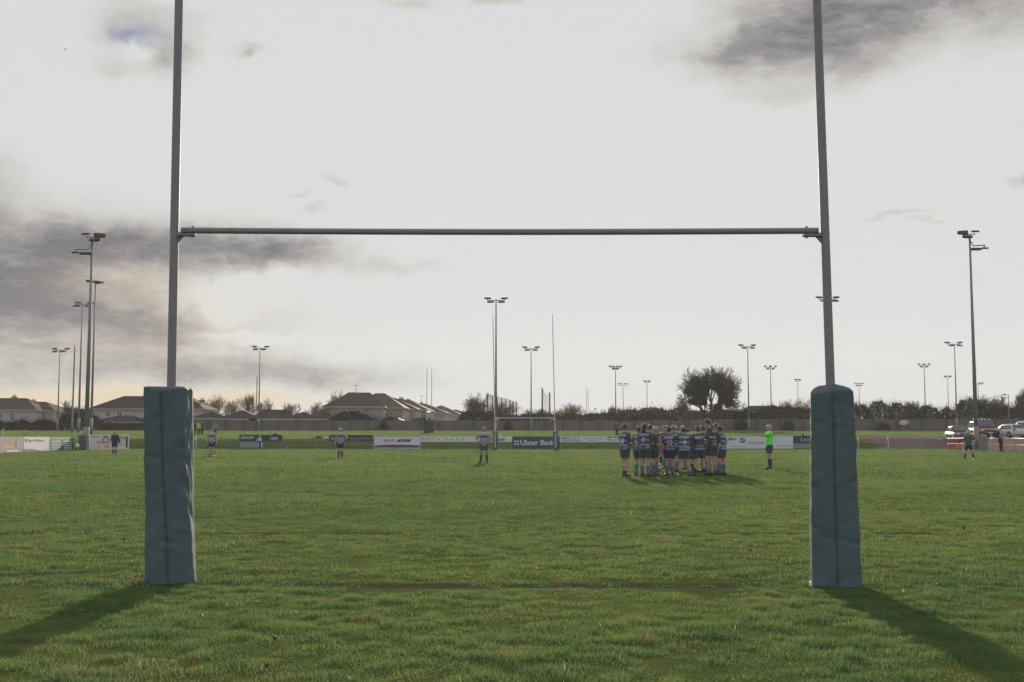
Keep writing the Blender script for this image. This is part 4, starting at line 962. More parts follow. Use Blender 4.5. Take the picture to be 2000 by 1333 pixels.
for i, a_ in enumerate([
    ('dark hedge below the pale houses at the left edge', -25, 62, 207, [829, 823, 827, 820, 826], evg), ('dark rounded shrub before the second pale house', 60, 112, 208, [826, 819, 822, 828], evg),
    ('dark hedge behind the left floodlight masts', 108, 200, 207, [822, 805, 803, 800, 812, 822], hedm), ('low dark hedge before the garage roof', 196, 285, 206.5, [826, 828, 827, 828], evg),
    ('dark hedge mound below the biggest terrace house', 640, 745, 208, [818, 810, 804, 806, 816, 820], evg), ('dark shrub below the second terrace house', 742, 778, 208, [820, 815, 818], evg),
    ('dark shrub between edge on goal and terrace end', 800, 850, 209, [821, 817, 819, 821], hedm), ('dark hedge right of the terrace row', 890, 985, 209, [819, 803, 805, 803, 806, 810], hedm),
    ('brown hedge between the far goal uprights', 975, 1100, 210, [808, 812, 810, 806, 811, 808], hedb), ('brown leafless hedge right of the far goal', 1095, 1210, 210, [806, 808, 811, 809, 807, 806, 804], hedb),
    ('brown spiky hedge above the huddle', 1205, 1345, 212, [802, 800, 801, 797, 799, 802, 798, 800], hedb), ('green grey rounded hedge behind the huddle', 1225, 1330, 208, [815, 809, 808, 812, 818], hedm),
    ('brown hedge at the foot of the ivy tree', 1335, 1450, 210, [806, 804, 808, 803, 801, 806], hedb), ('dark evergreen bush right of the slim floodlight', 1430, 1475, 208, [812, 803, 800, 806], evg),
    ('wide dark hedge behind the referee', 1470, 1592, 208, [806, 798, 793, 795, 792, 798, 800, 797], hedm), ('dark boxy hedge right of the right goal pad', 1655, 1700, 208, [790, 788, 790, 794], hedm),
    ('dark shaggy bush with pale tips right of the boxy hedge', 1692, 1746, 209, [797, 788, 785, 789, 798], hedm), ('tangled brown bush above the torn sheet', 1738, 1800, 209, [792, 786, 796, 790, 798], hedb),
    ('dark rounded bush below the five lamp floodlight on the right', 1790, 1842, 208, [810, 796, 793, 797, 808], evg), ('dark pointed bush left of the dark car', 1838, 1868, 208, [802, 795, 797, 803], hedm),
    ('tall dark bush behind the parked cars', 1862, 1935, 209, [800, 786, 780, 782, 790, 800], hedm), ('dark ivy on the wall left of the slim floodlight', 1438, 1460, 203.6, [823, 820, 824], hedm), ('dark ivy patch on the wall behind the referee', 1532, 1550, 203.6, [824, 821, 826], hedm), ('low dark ivy on the wall left of the torn sheet', 1716, 1738, 203.6, [829, 826, 830], hedm), ('dark ivy on the wall below the terrace', 742, 757, 203.6, [826, 823, 827], hedm), ('dark ivy on the wall by the far goal', 985, 1000, 203.6, [826, 824, 828], hedm), ('dark hedge behind the pale parked cars', 1925, 2035, 208, [800, 795, 797, 792, 794, 790], evg)]):
    bush(*a_, 300 + i, group='hedges and bushes along the boundary')

# ------------------------------------------------------------------ ball stop nets
netm = mat('net cord', (.16, .15, .10), .9, .1)
def net(label, pts, tops, Y0, sag=0.0):
    P_ = [Vector((*at(p, 830, Y)[:2], tz(gx(p, Y), Y))) for p, Y in pts]; root = thing('ball_net', label, 'net', P_[0]); q_ = [p - P_[0] for p in P_]
    T_ = [q + Vector((0, 0, zpx(t_, p.y) - p.z)) for q, p, t_ in zip(q_, P_, tops)]
    for a, b in zip(q_, T_): mb = MB(); mb.tube(a, b, .16, .12, 6); mb.build('post', lampm, root)
    ns = []
    for k in range(len(q_) - 1):
        n = 9
        for i in range(n + 1):
            u = i / n; sg = sag * math.sin(math.pi * u); a = q_[k].lerp(q_[k + 1], u); b = T_[k].lerp(T_[k + 1], u) - Vector((0, 0, sg)); ns.append([*a, *b, .018, .018])
        m_ = 20
        for j in range(m_ + 1):
            v = j / m_
            for i in range(n):
                f_ = lambda u: q_[k].lerp(T_[k], v).lerp(q_[k + 1].lerp(T_[k + 1], v), u) - Vector((0, 0, sag * v * math.sin(math.pi * u)))
                ns.append([*f_(i / n), *f_((i + 1) / n), .018 if j % m_ else .05, .018 if j % m_ else .05])
    segs_mesh('netting', ns, netm, root); return root
net('ball stop net on dark posts receding behind the far goal', [(952, 222), (961.5, 228), (971, 234), (979.5, 240), (988, 247), (996, 254), (1002, 260), (1009, 266)], [769.5, 773, 775.5, 777.5, 779.5, 782, 784, 785.5], 0)
net('narrow sagging ball net between two leaning poles', [(1059, 224), (1074, 226)], [758, 767], 0, sag=1.1)
bpy.context.view_layer.update()
# ------------------------------------------------------------------ parked cars
tyrem = mat('tyre rubber', (.03, .03, .03), .9); rimm = mat('alloy rim', (.40, .40, .41), .35, .05, metal=.6); carglass = mat('car glass', (.045, .05, .055), .05, .05, spec=.9); hl = mat('headlight glass', (.62, .62, .60), .1, .05, spec=.8); blkp = mat('black plastic', (.035, .035, .037), .6); platem = mat('number plate', (.65, .64, .58), .4, .03); tailm = mat('tail lamp', (.40, .03, .03), .2)
def car(label, px, Y, rot, paint, L=4.1, W=1.76, Ht=1.48, roofrack=False, high=0.0, bonnet=.27, boot=.06, extra=None):
    x = gx(px, Y, 1.1); z = tz(x, Y) + .03; root = thing('parked_car', label, 'car', (x, Y, z), R(rot), 'cars parked beside the pitch')
    g = .22 + high; belt = .92 + high; yf, yb = -L / 2, L / 2            # front faces local -y
    def sec(y, hw, zb, zt, crown):
        return [(-hw * .93, y, zb), (-hw, y, zb + .16), (-hw * 1.0, y, (zb + zt) / 2), (-hw * .95, y, zt - .05), (-hw * .82, y, zt + crown * .6), (0, y, zt + crown), (hw * .82, y, zt + crown * .6), (hw * .95, y, zt - .05), (hw * 1.0, y, (zb + zt) / 2), (hw, y, zb + .16), (hw * .93, y, zb)]
    hw = W / 2; mb = MB(); bl_ = yf + L * bonnet
    st = [(yf, hw * .80, g + .05, belt - .36, .0), (yf + .06, hw * .90, g, belt - .28, .02), (yf + .25, hw * .97, g, belt - .17, .05), (bl_ - .3, hw, g, belt - .06, .05), (bl_ + .2, hw, g, belt, .02), (0, hw, g, belt, .02), (yb - .6, hw, g, belt + .02, .02), (yb - .15, hw * .96, g + .05, belt, .02), (yb, hw * .86, g + .12, belt - .1, .0)]
    mb.loft([sec(*s_) for s_ in st]); body = mb.build('body', paint, root, True, bevel=.0)
    r0, r1 = bl_ + .62, yb - .55 - boot * L; zt = Ht + high; mb = MB()
    def gs(y, hb, zlow, ht, ztop, tl): return [(-hb, y, zlow), (-ht, y + tl, ztop - .07), (-ht * .82, y + tl, ztop), (0, y + tl, ztop + .02), (ht * .82, y + tl, ztop), (ht, y + tl, ztop - .07), (hb, y, zlow)]
    A_, B_ = (bl_ - .02, hw * .90, belt - .05), (yb - .12 - boot * L, hw * .90, belt - .03)
    rings = [gs(A_[0], A_[1], A_[2], A_[1] * .98, A_[2] + .12, .03), gs(A_[0] + .3, hw * .92, belt - .03, hw * .80, belt + (zt - belt) * .55, 0.02), gs(r0, hw * .93, belt, hw * .74, zt - .01, 0), gs((r0 + r1) / 2, hw * .94, belt, hw * .75, zt + .02, 0), gs(r1, hw * .93, belt, hw * .73, zt - .03, 0), gs(B_[0] - .18, hw * .91, belt, hw * .78, belt + (zt - belt) * .6, 0), gs(B_[0], B_[1], B_[2], B_[1] * .97, B_[2] + .12, 0)]
    mb.loft(rings); mb.build('cabin', paint, root, True)
    def panel(name, q_, m, par, off=Vector((0, 0, 0)), th=.012):
        q_ = [Vector(v) + off for v in q_]; nrm = (q_[1] - q_[0]).cross(q_[3] - q_[0]).normalized() * th; mb = MB(); mb.loft([q_, [v + nrm for v in q_]]); return mb.build(name, m, par)
    a = bl_ + .02
    panel('windscreen', [(-hw * .84, a - .02, belt + .05), (hw * .84, a - .02, belt + .05), (hw * .66, r0 - .02, zt - .06), (-hw * .66, r0 - .02, zt - .06)], carglass, root, Vector((0, -.05, .05)))
    panel('rear_window', [(hw * .80, B_[0] + .01, belt + .10), (-hw * .80, B_[0] + .01, belt + .10), (-hw * .64, r1 + .14, zt - .08), (hw * .64, r1 + .14, zt - .08)], carglass, root, Vector((0, .05, .03)))
    for s in (-1, 1):
        for (y0, y1, t0, t1) in ((a + .42, (r0 + r1) / 2 - .12, r0 + .08, (r0 + r1) / 2 - .12), ((r0 + r1) / 2 - .04, r1 + .34, (r0 + r1) / 2 - .04, r1 + .02)):
            q_ = [(s * hw * .935, y0, belt + .04), (s * hw * .935, y1, belt + .04), (s * hw * .785, t1, zt - .12), (s * hw * .785, t0, zt - .12)]
            panel('side_window', q_ if s > 0 else q_[::-1], carglass, root, Vector((s * .012, 0, 0)))
        for yy in (yf + L * .19, yb - L * .19):
            mb = MB(); rw = .32 + high * .25; mb.tube((s * (hw - .20), yy, rw), (s * (hw + .015), yy, rw), rw, n=20); wh = mb.build('wheel', tyrem, root, True)
            mb = MB(); mb.tube((s * (hw - .05), yy, rw), (s * (hw + .022), yy, rw), rw * .66, rw * .60, n=14); mb.build('rim', rimm, wh)
            am = MB(); pts = [(yy + (rw + .07) * math.cos(math.pi * k / 12), rw + (rw + .07) * math.sin(math.pi * k / 12)) for k in range(13)]
            am.loft([[(s * (hw - .1), p, q) for p, q in pts], [(s * (hw + .006), p, q) for p, q in pts]]); am.build('wheel_arch', blkp, root)
        mb = MB(); mb.sphere((s * hw * .70, yf + .10, belt - .24), (.20, .10, .085)); mb.build('headlight', hl, root, True)
        mb = MB(); mb.sphere((s * (hw + .10), a + .45, belt + .10), (.11, .07, .08)); mb.build('wing_mirror', paint, root, True)
        mb = MB(); mb.box((s * hw * .80, yb - .03, belt - .10), (.16, .1, .22)); mb.build('tail_light', tailm, root)
    mb = MB(); mb.box((0, yf + .035, belt - .34), (W * .56, .07, .14)); mb.build('grille', blkp, root, bevel=.01)
    mb = MB(); mb.box((0, yf + .02, g + .10), (W * .86, .10, .20)); mb.build('bumper', paint if not roofrack else blkp, root, bevel=.03)
    mb = MB(); mb.box((0, yf - .04, g + .16), (.52, .012, .11)); mb.build('number_plate', platem, root)
    mb = MB(); mb.sphere((0, yf - .005, belt - .28), (.07, .02, .07)); mb.build('badge', rimm, root)
    if roofrack:
        mb = MB(); mb.tube((-hw * .65, r0 + .1, zt + .06), (hw * .65, r0 + .1, zt + .06), .03, n=6); mb.build('roof_bar', blkp, root)
        for k in range(4): mb = MB(); mb.sphere((-hw * .5 + hw * k / 3, r0 + .05, zt + .14), (.11, .06, .10)); mb.build('roof_lamp', hl, root, True)
    return root
carp = lambda n, c: mat(n, c, .28, .03, 1.0, .4, coat=.25)
YC = 121
car('dark plum hatchback parked nose towards the pitch, leftmost of the cars', 1873.5, YC, -4, carp('dark plum paint', (.075, .05, .06)), L=4.0, W=1.95, Ht=1.55, bonnet=.22)
car('red off road car with lamps on its roof behind the tall right mast', 1920, YC + 1.5, -3, carp('dark red paint', (.22, .055, .05)), L=4.5, W=2.2, Ht=1.68, roofrack=True, high=.18, bonnet=.26)
car('silver white estate car parked side on behind the white railing', 1972, YC - 1.0, -173, carp('silver paint', (.50, .49, .47)), L=4.3, W=1.75, Ht=1.42, bonnet=.25)
car('white car at the right edge behind the silver estate car', 2003, YC + 5.5, -160, carp('white paint car', (.62, .60, .56)), L=4.3, W=1.75, Ht=1.75, bonnet=.25)
# ------------------------------------------------------------------ people: smooth signed distance bodies
def surface_nets(d, org, h):
    ins = d < 0; c = [d[i:d.shape[0] - 1 + i, j:d.shape[1] - 1 + j, k:d.shape[2] - 1 + k] for i in (0, 1) for j in (0, 1) for k in (0, 1)]
    cnt = sum((a < 0).astype(np.int8) for a in c); act = (cnt > 0) & (cnt < 8); idx = np.argwhere(act); n = len(idx)
    vid = np.full(act.shape, -1, np.int32); vid[act] = np.arange(n)
    vals = np.stack([a[act] for a in c], 1); cor = np.array([(i, j, k) for i in (0, 1) for j in (0, 1) for k in (0, 1)], float)
    pos = np.zeros((n, 3)); num = np.zeros((n, 1))
    for a in range(8):
        for b in range(a + 1, 8):
            if abs(cor[a] - cor[b]).sum() != 1: continue
            cr = (vals[:, a] < 0) != (vals[:, b] < 0); t_ = np.where(cr, vals[:, a] / np.where(cr, vals[:, a] - vals[:, b], 1), 0)[:, None]
            pos += np.where(cr[:, None], cor[a] + t_ * (cor[b] - cor[a]), 0); num += cr[:, None]
    V = (idx + pos / np.maximum(num, 1)) * h + org; Q = []
    for ax in range(3):
        s0 = [slice(0, -1)] * 3; s1 = [slice(0, -1)] * 3; s1[ax] = slice(1, None); s0[ax] = slice(0, -1)
        a, b = ins[tuple(s0)], ins[tuple(s1)]; e = np.argwhere(a != b); u, v = [(1, 2), (2, 0), (0, 1)][ax]
        e = e[(e[:, u] > 0) & (e[:, v] > 0)]; fl = ins[e[:, 0], e[:, 1], e[:, 2]]
        du, dv = np.eye(3, dtype=int)[u], np.eye(3, dtype=int)[v]
        g_ = lambda o: vid[tuple((e - o).T)]
        q_ = np.stack([g_(0 * du), g_(du), g_(du + dv), g_(dv)], 1); q_[~fl] = q_[~fl][:, ::-1]; Q.append(q_[(q_ >= 0).all(1)])
    return V, np.concatenate(Q)
class SDF:
    def __init__(s, h): s.h = h; s.p = []
    def cap(s, a, b, ra, rb=None, k=.025): s.p.append((np.array(a, float), np.array(b, float), ra, ra if rb is None else rb, k)); return s
    def mesh(s, name, infl=0.0, clips=()):
        h = s.h; lo = np.min([np.minimum(p[0], p[1]) - max(p[2], p[3]) for p in s.p], 0) - infl - 3 * h; hi = np.max([np.maximum(p[0], p[1]) + max(p[2], p[3]) for p in s.p], 0) + infl + 3 * h
        n = np.ceil((hi - lo) / h).astype(int) + 1; D = np.full(n, .2, np.float32); ax = [lo[i] + h * np.arange(n[i]) for i in range(3)]
        for a, b, ra, rb, k in s.p:
            m_ = max(ra, rb) + infl + .07; l_ = np.maximum(((np.minimum(a, b) - m_ - lo) / h).astype(int), 0); h_ = np.minimum(((np.maximum(a, b) + m_ - lo) / h).astype(int) + 2, n); sl_ = tuple(slice(l_[i], h_[i]) for i in range(3))
            X, Y, Z = np.meshgrid(*[ax[i][sl_[i]] for i in range(3)], indexing='ij', sparse=True); ab = b - a; L2 = max(ab.dot(ab), 1e-9)
            t_ = np.clip(((X - a[0]) * ab[0] + (Y - a[1]) * ab[1] + (Z - a[2]) * ab[2]) / L2, 0, 1)
            d = np.sqrt((X - a[0] - t_ * ab[0]) ** 2 + (Y - a[1] - t_ * ab[1]) ** 2 + (Z - a[2] - t_ * ab[2]) ** 2) - (ra + (rb - ra) * t_) - infl
            o = D[sl_]; hh = np.maximum(k - np.abs(o - d), 0) / k; D[sl_] = np.minimum(o, d) - hh * hh * k / 4
        if clips:
            X, Y, Z = np.meshgrid(*ax, indexing='ij', sparse=True)
            for p, nr in clips: D = np.maximum(D, (X - p[0]) * nr[0] + (Y - p[1]) * nr[1] + (Z - p[2]) * nr[2])
        D[0], D[-1], D[:, 0], D[:, -1], D[:, :, 0], D[:, :, -1] = .1, .1, .1, .1, .1, .1
        V, Q = surface_nets(D, lo, h); return np_mesh(name, V, Q)
ARM = {'down': ((.05, -.02, -.29), (.02, .07, -.24)), 'loose': ((.09, -.04, -.28), (.03, .10, -.22)), 'hips': ((.21, -.07, -.20), (-.17, .12, -.14)), 'front': ((.04, .07, -.28), (-.07, .23, -.03)),
       'link': ((.24, .06, -.04), (.20, .12, .02)), 'point': ((.0, .27, -.09), (-.02, .25, .04)), 'cross': ((.08, .04, -.27), (-.24, .13, .03)), 'back': ((.06, -.12, -.26), (.0, -.04, -.24)), 'clasp': ((.05, .05, -.28), (-.13, .18, -.12)), 'swing': ((.05, .14, -.26), (-.02, .18, -.15)), 'neck': ((.16, .12, -.05), (-.02, .16, .17))}
skin = [mat('pale skin', (.42, .265, .20), .55, .08, 8.0, .3), mat('warm skin', (.36, .215, .155), .55, .08, 8.0, .3)]
hairs = {'brown': mat('brown hair', (.060, .036, .024), .6, .3, 30), 'dark': mat('dark hair', (.028, .022, .019), .6, .3, 30), 'blond': mat('blond hair', (.42, .29, .15), .6, .25, 30), 'ginger': mat('ginger hair', (.24, .095, .040), .6, .25, 30), 'grey': mat('grey hair', (.34, .30, .27), .6, .2, 30)}
LB, MR, BK = (.235, .35, .50), (.20, .06, .06), (.088, .090, .100)
shirtm = {'hoop': hoops('black blue and maroon hoops', BK, [(.93, .985, LB), (1.03, 1.09, LB), (1.18, 1.25, LB), (1.25, 1.335, MR), (1.345, 1.43, LB)]),
          'hoop2': hoops('black and blue hoops', BK, [(.95, 1.0, LB), (1.05, 1.10, (.17, .27, .42)), (1.18, 1.22, MR), (1.34, 1.41, LB)]),
          'dark': mat('dark training top', (.080, .083, .093), .85, .15, 10, .2), 'white hoops': hoops('white and grey hoops', (.46, .46, .47), [(.98, 1.02, (.14, .14, .16)), (1.08, 1.12, (.14, .14, .16)), (1.18, 1.22, (.14, .14, .16)), (1.28, 1.32, (.14, .14, .16)), (1.38, 1.41, (.14, .14, .16))]),
          'grey band': hoops('grey shirt with dark chest band', (.33, .33, .36), [(1.24, 1.35, (.055, .06, .085))]), 'navy': mat('navy shirt', (.050, .055, .075), .85, .15, 10, .2), 'olive': mat('olive dark shirt', (.085, .095, .105), .85, .35, 12, .2),
          'hivis': mat('fluorescent green shirt', (.20, .80, .10), .8, .06, 8, .2), 'coat': mat('dark green coat', (.040, .048, .040), .9, .2, 8, .1), 'tealtop': mat('teal top', (.06, .30, .28), .85, .1, 8, .1), 'vest': mat('lime vest', (.34, .55, .10), .85, .1, 8, .1)}
shortm = {'black': mat('black shorts', (.080, .081, .088), .85, .2, 9, .2), 'navy': mat('navy shorts', (.045, .048, .070), .85, .2, 9, .2), 'teal': mat('teal shorts', (.055, .13, .13), .85, .15, 9, .2), 'dark trousers': mat('dark trousers', (.040, .040, .045), .9, .2, 9, .1), 'white': mat('pale shorts', (.33, .30, .27), .85, .1, 9, .1)}
sockm = {'slate': mat('slate blue socks', (.17, .18, .25), .9, .12, 14, .1), 'black': mat('black socks', (.060, .061, .066), .9, .15, 14, .1), 'navy': mat('navy socks', (.06, .065, .10), .9, .15, 14, .1), 'hooped': hoops('black and white hooped socks', (.030, .030, .034), [(.17, .215, (.55, .55, .54)), (.26, .305, (.55, .55, .54)), (.35, .40, (.55, .55, .54)), (.455, .47, (.55, .55, .54))])}
bootm = mat('dark boots', (.030, .030, .032), .5, .2, 12); bootw = mat('white boots', (.55, .55, .53), .5, .1, 12); eyem = mat('dark eyes', (.02, .018, .016), .2); lipm = mat('lips', (.26, .11, .095), .5); trimm = mat('white number', (.62, .63, .64), .8)
for m_ in hairs.values(): m_.node_tree.nodes['Principled BSDF'].inputs['Sheen Weight'].default_value = 1.0
def person(label, px, py, face, height=1.68, shirt='hoop', shorts='black', socks='slate', hair='brown', la='down', ra='down', lean=0, spread=1.0, step=0.0, turn=0, nod=0, number=None, group=None, boots=None, Y=None, sk=0, bend=0.0, sleeve=.62, long_hair=False, headband=False, cap=None, h=.013, long_legs=False, bald=False, whistle=False, cat='person', sock=.24):
    Y = Y or gy(py); x = gx(px, Y); root = thing('person', label, cat, (x, Y, tz(x, Y)), R(face), group, height / 1.75); h = h / (height / 1.75)
    cl, sl_ = math.cos(R(lean)), math.sin(R(lean)); drop = .10 * bend
    def U(p): p = np.array(p, float); z = p[2] - .93; return np.array([p[0], p[1] * cl + z * sl_ - .04 * sl_ * 2, .93 - drop + z * cl - p[1] * sl_])
    hc = np.array([0, .015, 1.55]); ct, st_ = math.cos(R(turn)), math.sin(R(turn)); cn, sn = math.cos(R(nod)), math.sin(R(nod))
    def Hd(p): v = np.array(p, float) - hc; v = np.array([v[0], v[1] * cn + v[2] * sn, v[2] * cn - v[1] * sn]); v = np.array([v[0] * ct - v[1] * st_, v[0] * st_ + v[1] * ct, v[2]]); return U(v + hc)
    B = SDF(h); TO = []
    for s in (-1, 1):
        TO += [(U((s * .07, 0, .96)), U((s * .055, .005, 1.12)), .108, .098), (U((s * .055, .005, 1.12)), U((s * .082, 0, 1.34)), .098, .108)]
    TO += [(U((-.145, -.01, 1.405)), U((.145, -.01, 1.405)), .072, .072)]
    for p in TO: B.cap(*p, k=.05)
    B.cap(U((0, 0, 1.42)), U((0, .012, 1.56)), .060, .052, .03)
    for a, b, ra_, rb_ in (((0, -.012, 1.665), (0, .025, 1.66), .088, .080), ((0, .04, 1.60), (0, .058, 1.575), .058, .036), ((0, .095, 1.65), (0, .112, 1.62), .010, .017), ((-.084, .005, 1.655), (-.080, .010, 1.62), .016, .012), ((.084, .005, 1.655), (.080, .010, 1.62), .016, .012), ((-.03, .085, 1.668), (.03, .085, 1.668), .016, .016)): B.cap(Hd(a), Hd(b), ra_, rb_, .02)
    AR = []
    for s, nm in ((-1, la), (1, ra)):
        e_, w_ = ARM[nm]; sh = np.array([s * .178, -.01, 1.405]); eb = sh + np.array([s * e_[0], e_[1], e_[2]]); wr = eb + np.array([s * w_[0], w_[1], w_[2]]); sh, eb, wr = U(sh), U(eb), U(wr)
        AR.append((sh, eb)); B.cap(sh, eb, .056, .042, .03).cap(eb, eb + (wr - eb) * .35, .043, .043, .02).cap(eb + (wr - eb) * .35, wr, .043, .028, .02)
        fd = (wr - eb) / np.linalg.norm(wr - eb); sd = np.cross(fd, [s * 1.0, 0, 0]); sd = np.array([0, 1., 0]) if np.linalg.norm(sd) < .3 else sd / np.linalg.norm(sd); inn = np.cross(sd, fd) * s; inn /= max(np.linalg.norm(inn), 1e-6)
        pe = wr + fd * .085
        for o_ in (-.022, 0, .022): B.cap(wr + fd * .015 + sd * o_ * .7, pe + sd * o_, .017, .016, .012)
        for f_, (o_, L_) in enumerate(((-.032, .060), (-.011, .078), (.011, .085), (.032, .072))):
            k1 = pe + sd * o_ + fd * L_ * .5 + inn * .006; B.cap(pe + sd * o_, k1, .0105, .0098, .004).cap(k1, k1 + (fd * .75 + inn * .66) * L_ * .5, .0098, .0085, .004)
        tb = wr + fd * .03 + sd * .028; tk = tb + (sd * .7 + fd * .65) * .04; B.cap(tb, tk, .014, .012, .008).cap(tk, tk + (fd * .95 + inn * .3) * .032, .011, .009, .006)
    LG = []
    for s in (-1, 1):
        hp = np.array([s * .088, 0, .90 - drop]); ax_ = s * .105 * spread; stp = s * step
        an = np.array([ax_, -stp * .5 - .01, .085 + max(0, -stp) * .10]); kn = (hp + an) / 2 + np.array([0, .02 + bend * .12 + abs(step) * .08 * (stp < 0), .01]); to = an + np.array([s * .035, .165, -.045]); LG.append((hp, kn, an, to))
        cf = kn + (an - kn) * .32 + np.array([0, -.02, 0])
        B.cap(hp, kn, .088, .056, .04).cap(kn, cf, .054, .058, .03).cap(cf, an, .056, .036, .03).cap(an + np.array([0, -.03, -.035]), to, .042, .032, .03).cap(an, an + np.array([0, -.02, -.04]), .040, .042, .02)
    body = link('body', B.mesh('body'), skin[sk], root, True)
    g2 = max(h, .014)
    G = SDF(g2)
    for p in TO: G.cap(*p, k=.05)
    for sh, eb in AR: G.cap(sh, sh + (eb - sh) * sleeve, .062, .060, .03)
    if sleeve > .9:
        for (sh, eb), s, nm in zip(AR, (-1, 1), (la, ra)):
            w_ = ARM[nm][1]; wr = eb + (U(np.array([0, 0, .93]) + np.array([s * w_[0], w_[1], w_[2]])) - U((0, 0, .93))); G.cap(eb, eb + (wr - eb) * .92, .050, .038, .03)
    up = U((0, 0, 1.93)) - U((0, 0, .93)); hem = U((0, 0, .845 if not long_legs else .78)); nk = U((0, 0, 1.485))
    if hem[2] > 0: G.cap(U((-.07, 0, .88)), U((.07, 0, .88)), .108, .108, .04)
    so_ = link('shirt', G.mesh('shirt', .020, [(hem, -up), (nk, up)]), shirtm[shirt], root, True)
    G = SDF(g2)
    for s, (hp, kn, an, to) in zip((-1, 1), LG): G.cap(np.array([s * .06, 0, .96 - drop]), hp, .108, .098, .05).cap(hp, hp + (kn - hp) * (.66 if not long_legs else 1), .094, .082 if not long_legs else .064, .04)
    if long_legs:
        for hp, kn, an, to in LG: G.cap(kn, an, .062, .048, .03)
    G_clip = [((0, 0, .63 - drop * .6 if not long_legs else .06), (0, 0, -1)), ((0, 0, 1.0 - drop), (0, 0, 1))]
    link('shorts' if not long_legs else 'trousers', G.mesh('shorts', .022, G_clip), shortm[shorts], root, True)
    for hp, kn, an, to in LG:
        if not long_legs:
            G = SDF(g2); cf = kn + (an - kn) * .32 + np.array([0, -.02, 0]); G.cap(kn, cf, .054, .058, .03).cap(cf, an, .056, .038, .03); d = kn - an; d /= np.linalg.norm(d)
            link('sock', G.mesh('sock', .010, [(kn + (an - kn) * sock, d)]), sockm[socks], root, True)
        G = SDF(g2); G.cap(an + np.array([0, -.03, -.035]), to, .044, .036, .03).cap(an + np.array([0, -.01, .0]), an + np.array([0, -.02, -.04]), .044, .044, .02); link('boot', G.mesh('boot', .010, [((0, 0, -.002), (0, 0, -1))] if step == 0 else []), boots or bootm, root, True)
    if not bald:
        G = SDF(g2 * .9); G.cap(Hd((0, -.018, 1.672)), Hd((0, .022, 1.675)), .088, .080, .02).cap(Hd((-.03, .04, 1.735)), Hd((.03, .045, 1.73)), .026, .026, .02)
        for k in range(7):
            a_ = k * 2.4 + len(label); G.cap(Hd((.055 * math.cos(a_), .05 * math.sin(a_) - .01, 1.745)), Hd((.062 * math.cos(a_ + .4), .055 * math.sin(a_ + .4) - .01, 1.752)), .016, .012, .012)
        if long_hair: G.cap(Hd((0, -.05, 1.66)), Hd((0, -.085, 1.50)), .075, .055, .04)
        nrm = np.array([0, .80, -.60]); nrm = Hd(hc + nrm) - Hd(hc)
        link('hair', G.mesh('hair', .016, [(Hd((0, .060, 1.665)), nrm)] + ([] if long_hair else [(Hd((0, 0, 1.575)), Hd(hc - np.array([0, 0, 1])) - Hd(hc))])), hairs[hair], root, True)
    else:
        G = SDF(.012); G.cap(Hd((-.07, -.035, 1.63)), Hd((0, -.075, 1.62)), .022, .03, .02).cap(Hd((.07, -.035, 1.63)), Hd((0, -.075, 1.62)), .022, .03, .02); link('hair', G.mesh('hair', .008), hairs[hair], root, True)
    if headband or cap:
        mb = MB(); rg = []
        for zz, e_ in ((1.672, .005), (1.722, .004)) if not cap else ((1.70, .008), (1.745, .008), (1.78, -.03)):
            rg.append([Vector(Hd(((.088 + .018 + e_) * math.cos(2 * math.pi * k / 20), .005 + (.100 + .014 + e_) * math.sin(2 * math.pi * k / 20), zz))) for k in range(20)])
        mb.loft(rg); mb.build('headband' if not cap else 'cap', cap or white, root, True)
    mb = MB()
    for s in (-1, 1):
        mb = MB(); mb.sphere(Vector(Hd((s * .032, .092, 1.646))), .011, 8, 6); mb.build('eye', eyem, root, True)
    mb = MB(); mb.sphere(Vector(Hd((0, .088, 1.588))), (.022, .012, .007), 8, 6); mb.build('mouth', lipm, root, True)
    mb = MB(); n = 18; rr = []
    for zz, r1 in ((1.455, .082), (1.49, .070), (1.50, .066)): rr.append([Vector(U((r1 * math.cos(2 * math.pi * k / n), .0 + r1 * .95 * math.sin(2 * math.pi * k / n), zz))) for k in range(n)])
    mb.loft(rr); mb.build('collar', shirtm['white hoops'] if shirt == 'white hoops' else (white if shirt in ('grey band',) else shirtm['dark']) if shirt != 'hivis' else shortm['black'], so_, True)
    if number:
        me = text_mesh(number, 0, .02); n = len(me.vertices); co = np.empty(n * 3, np.float32); me.vertices.foreach_get('co', co); co = co.reshape(-1, 3); mn, mx = co.min(0), co.max(0); f = (co - mn) / (mx - mn)
        P_ = [U(((a - .5) * .085 * len(number), -.118 - .014 * b - .012 + .35 * ((a - .5) * .085 * len(number)) ** 2 * 4, 1.10 + c * .20)) for a, c, b in f]
        me.vertices.foreach_set('co', np.array(P_, np.float32).ravel()); me.update(); link('shirt_number', me, trimm, so_)
    if whistle:
        wp = AR[0][1]; mb = MB(); mb.sphere(Vector(U((0, .16, 1.30))), .02); mb.build('whistle', blk, root)
    return root
HUD = 'players in the huddle'
hk = dict(group=HUD)
person('player with number 14 standing alone at the left of the huddle, head turned right', 1221, 932, -55, 1.60, number='14', hair='brown', turn=-25, sock=.70, spread=.8, step=.10, nod=8, la='clasp', ra='clasp', socks='navy', **hk)
person('shorter player at the left edge of the huddle behind the one with nape hair', 1249, 929.5, -32, 1.54, number='15', spread=1.2, socks='slate', turn=-8, la='down', ra='link', **hk)
person('dark haired player with hair down the nape, left front of the huddle', 1261, 931.5, -34, 1.62, spread=1.15, sock=.36, hair='dark', long_hair=True, number='7', turn=-15, la='down', ra='front', **hk)
person('dark haired player looking over the left front players of the huddle', 1271, 924, -60, 1.62, 'dark', hair='dark', la='front', ra='front', nod=12, **hk)
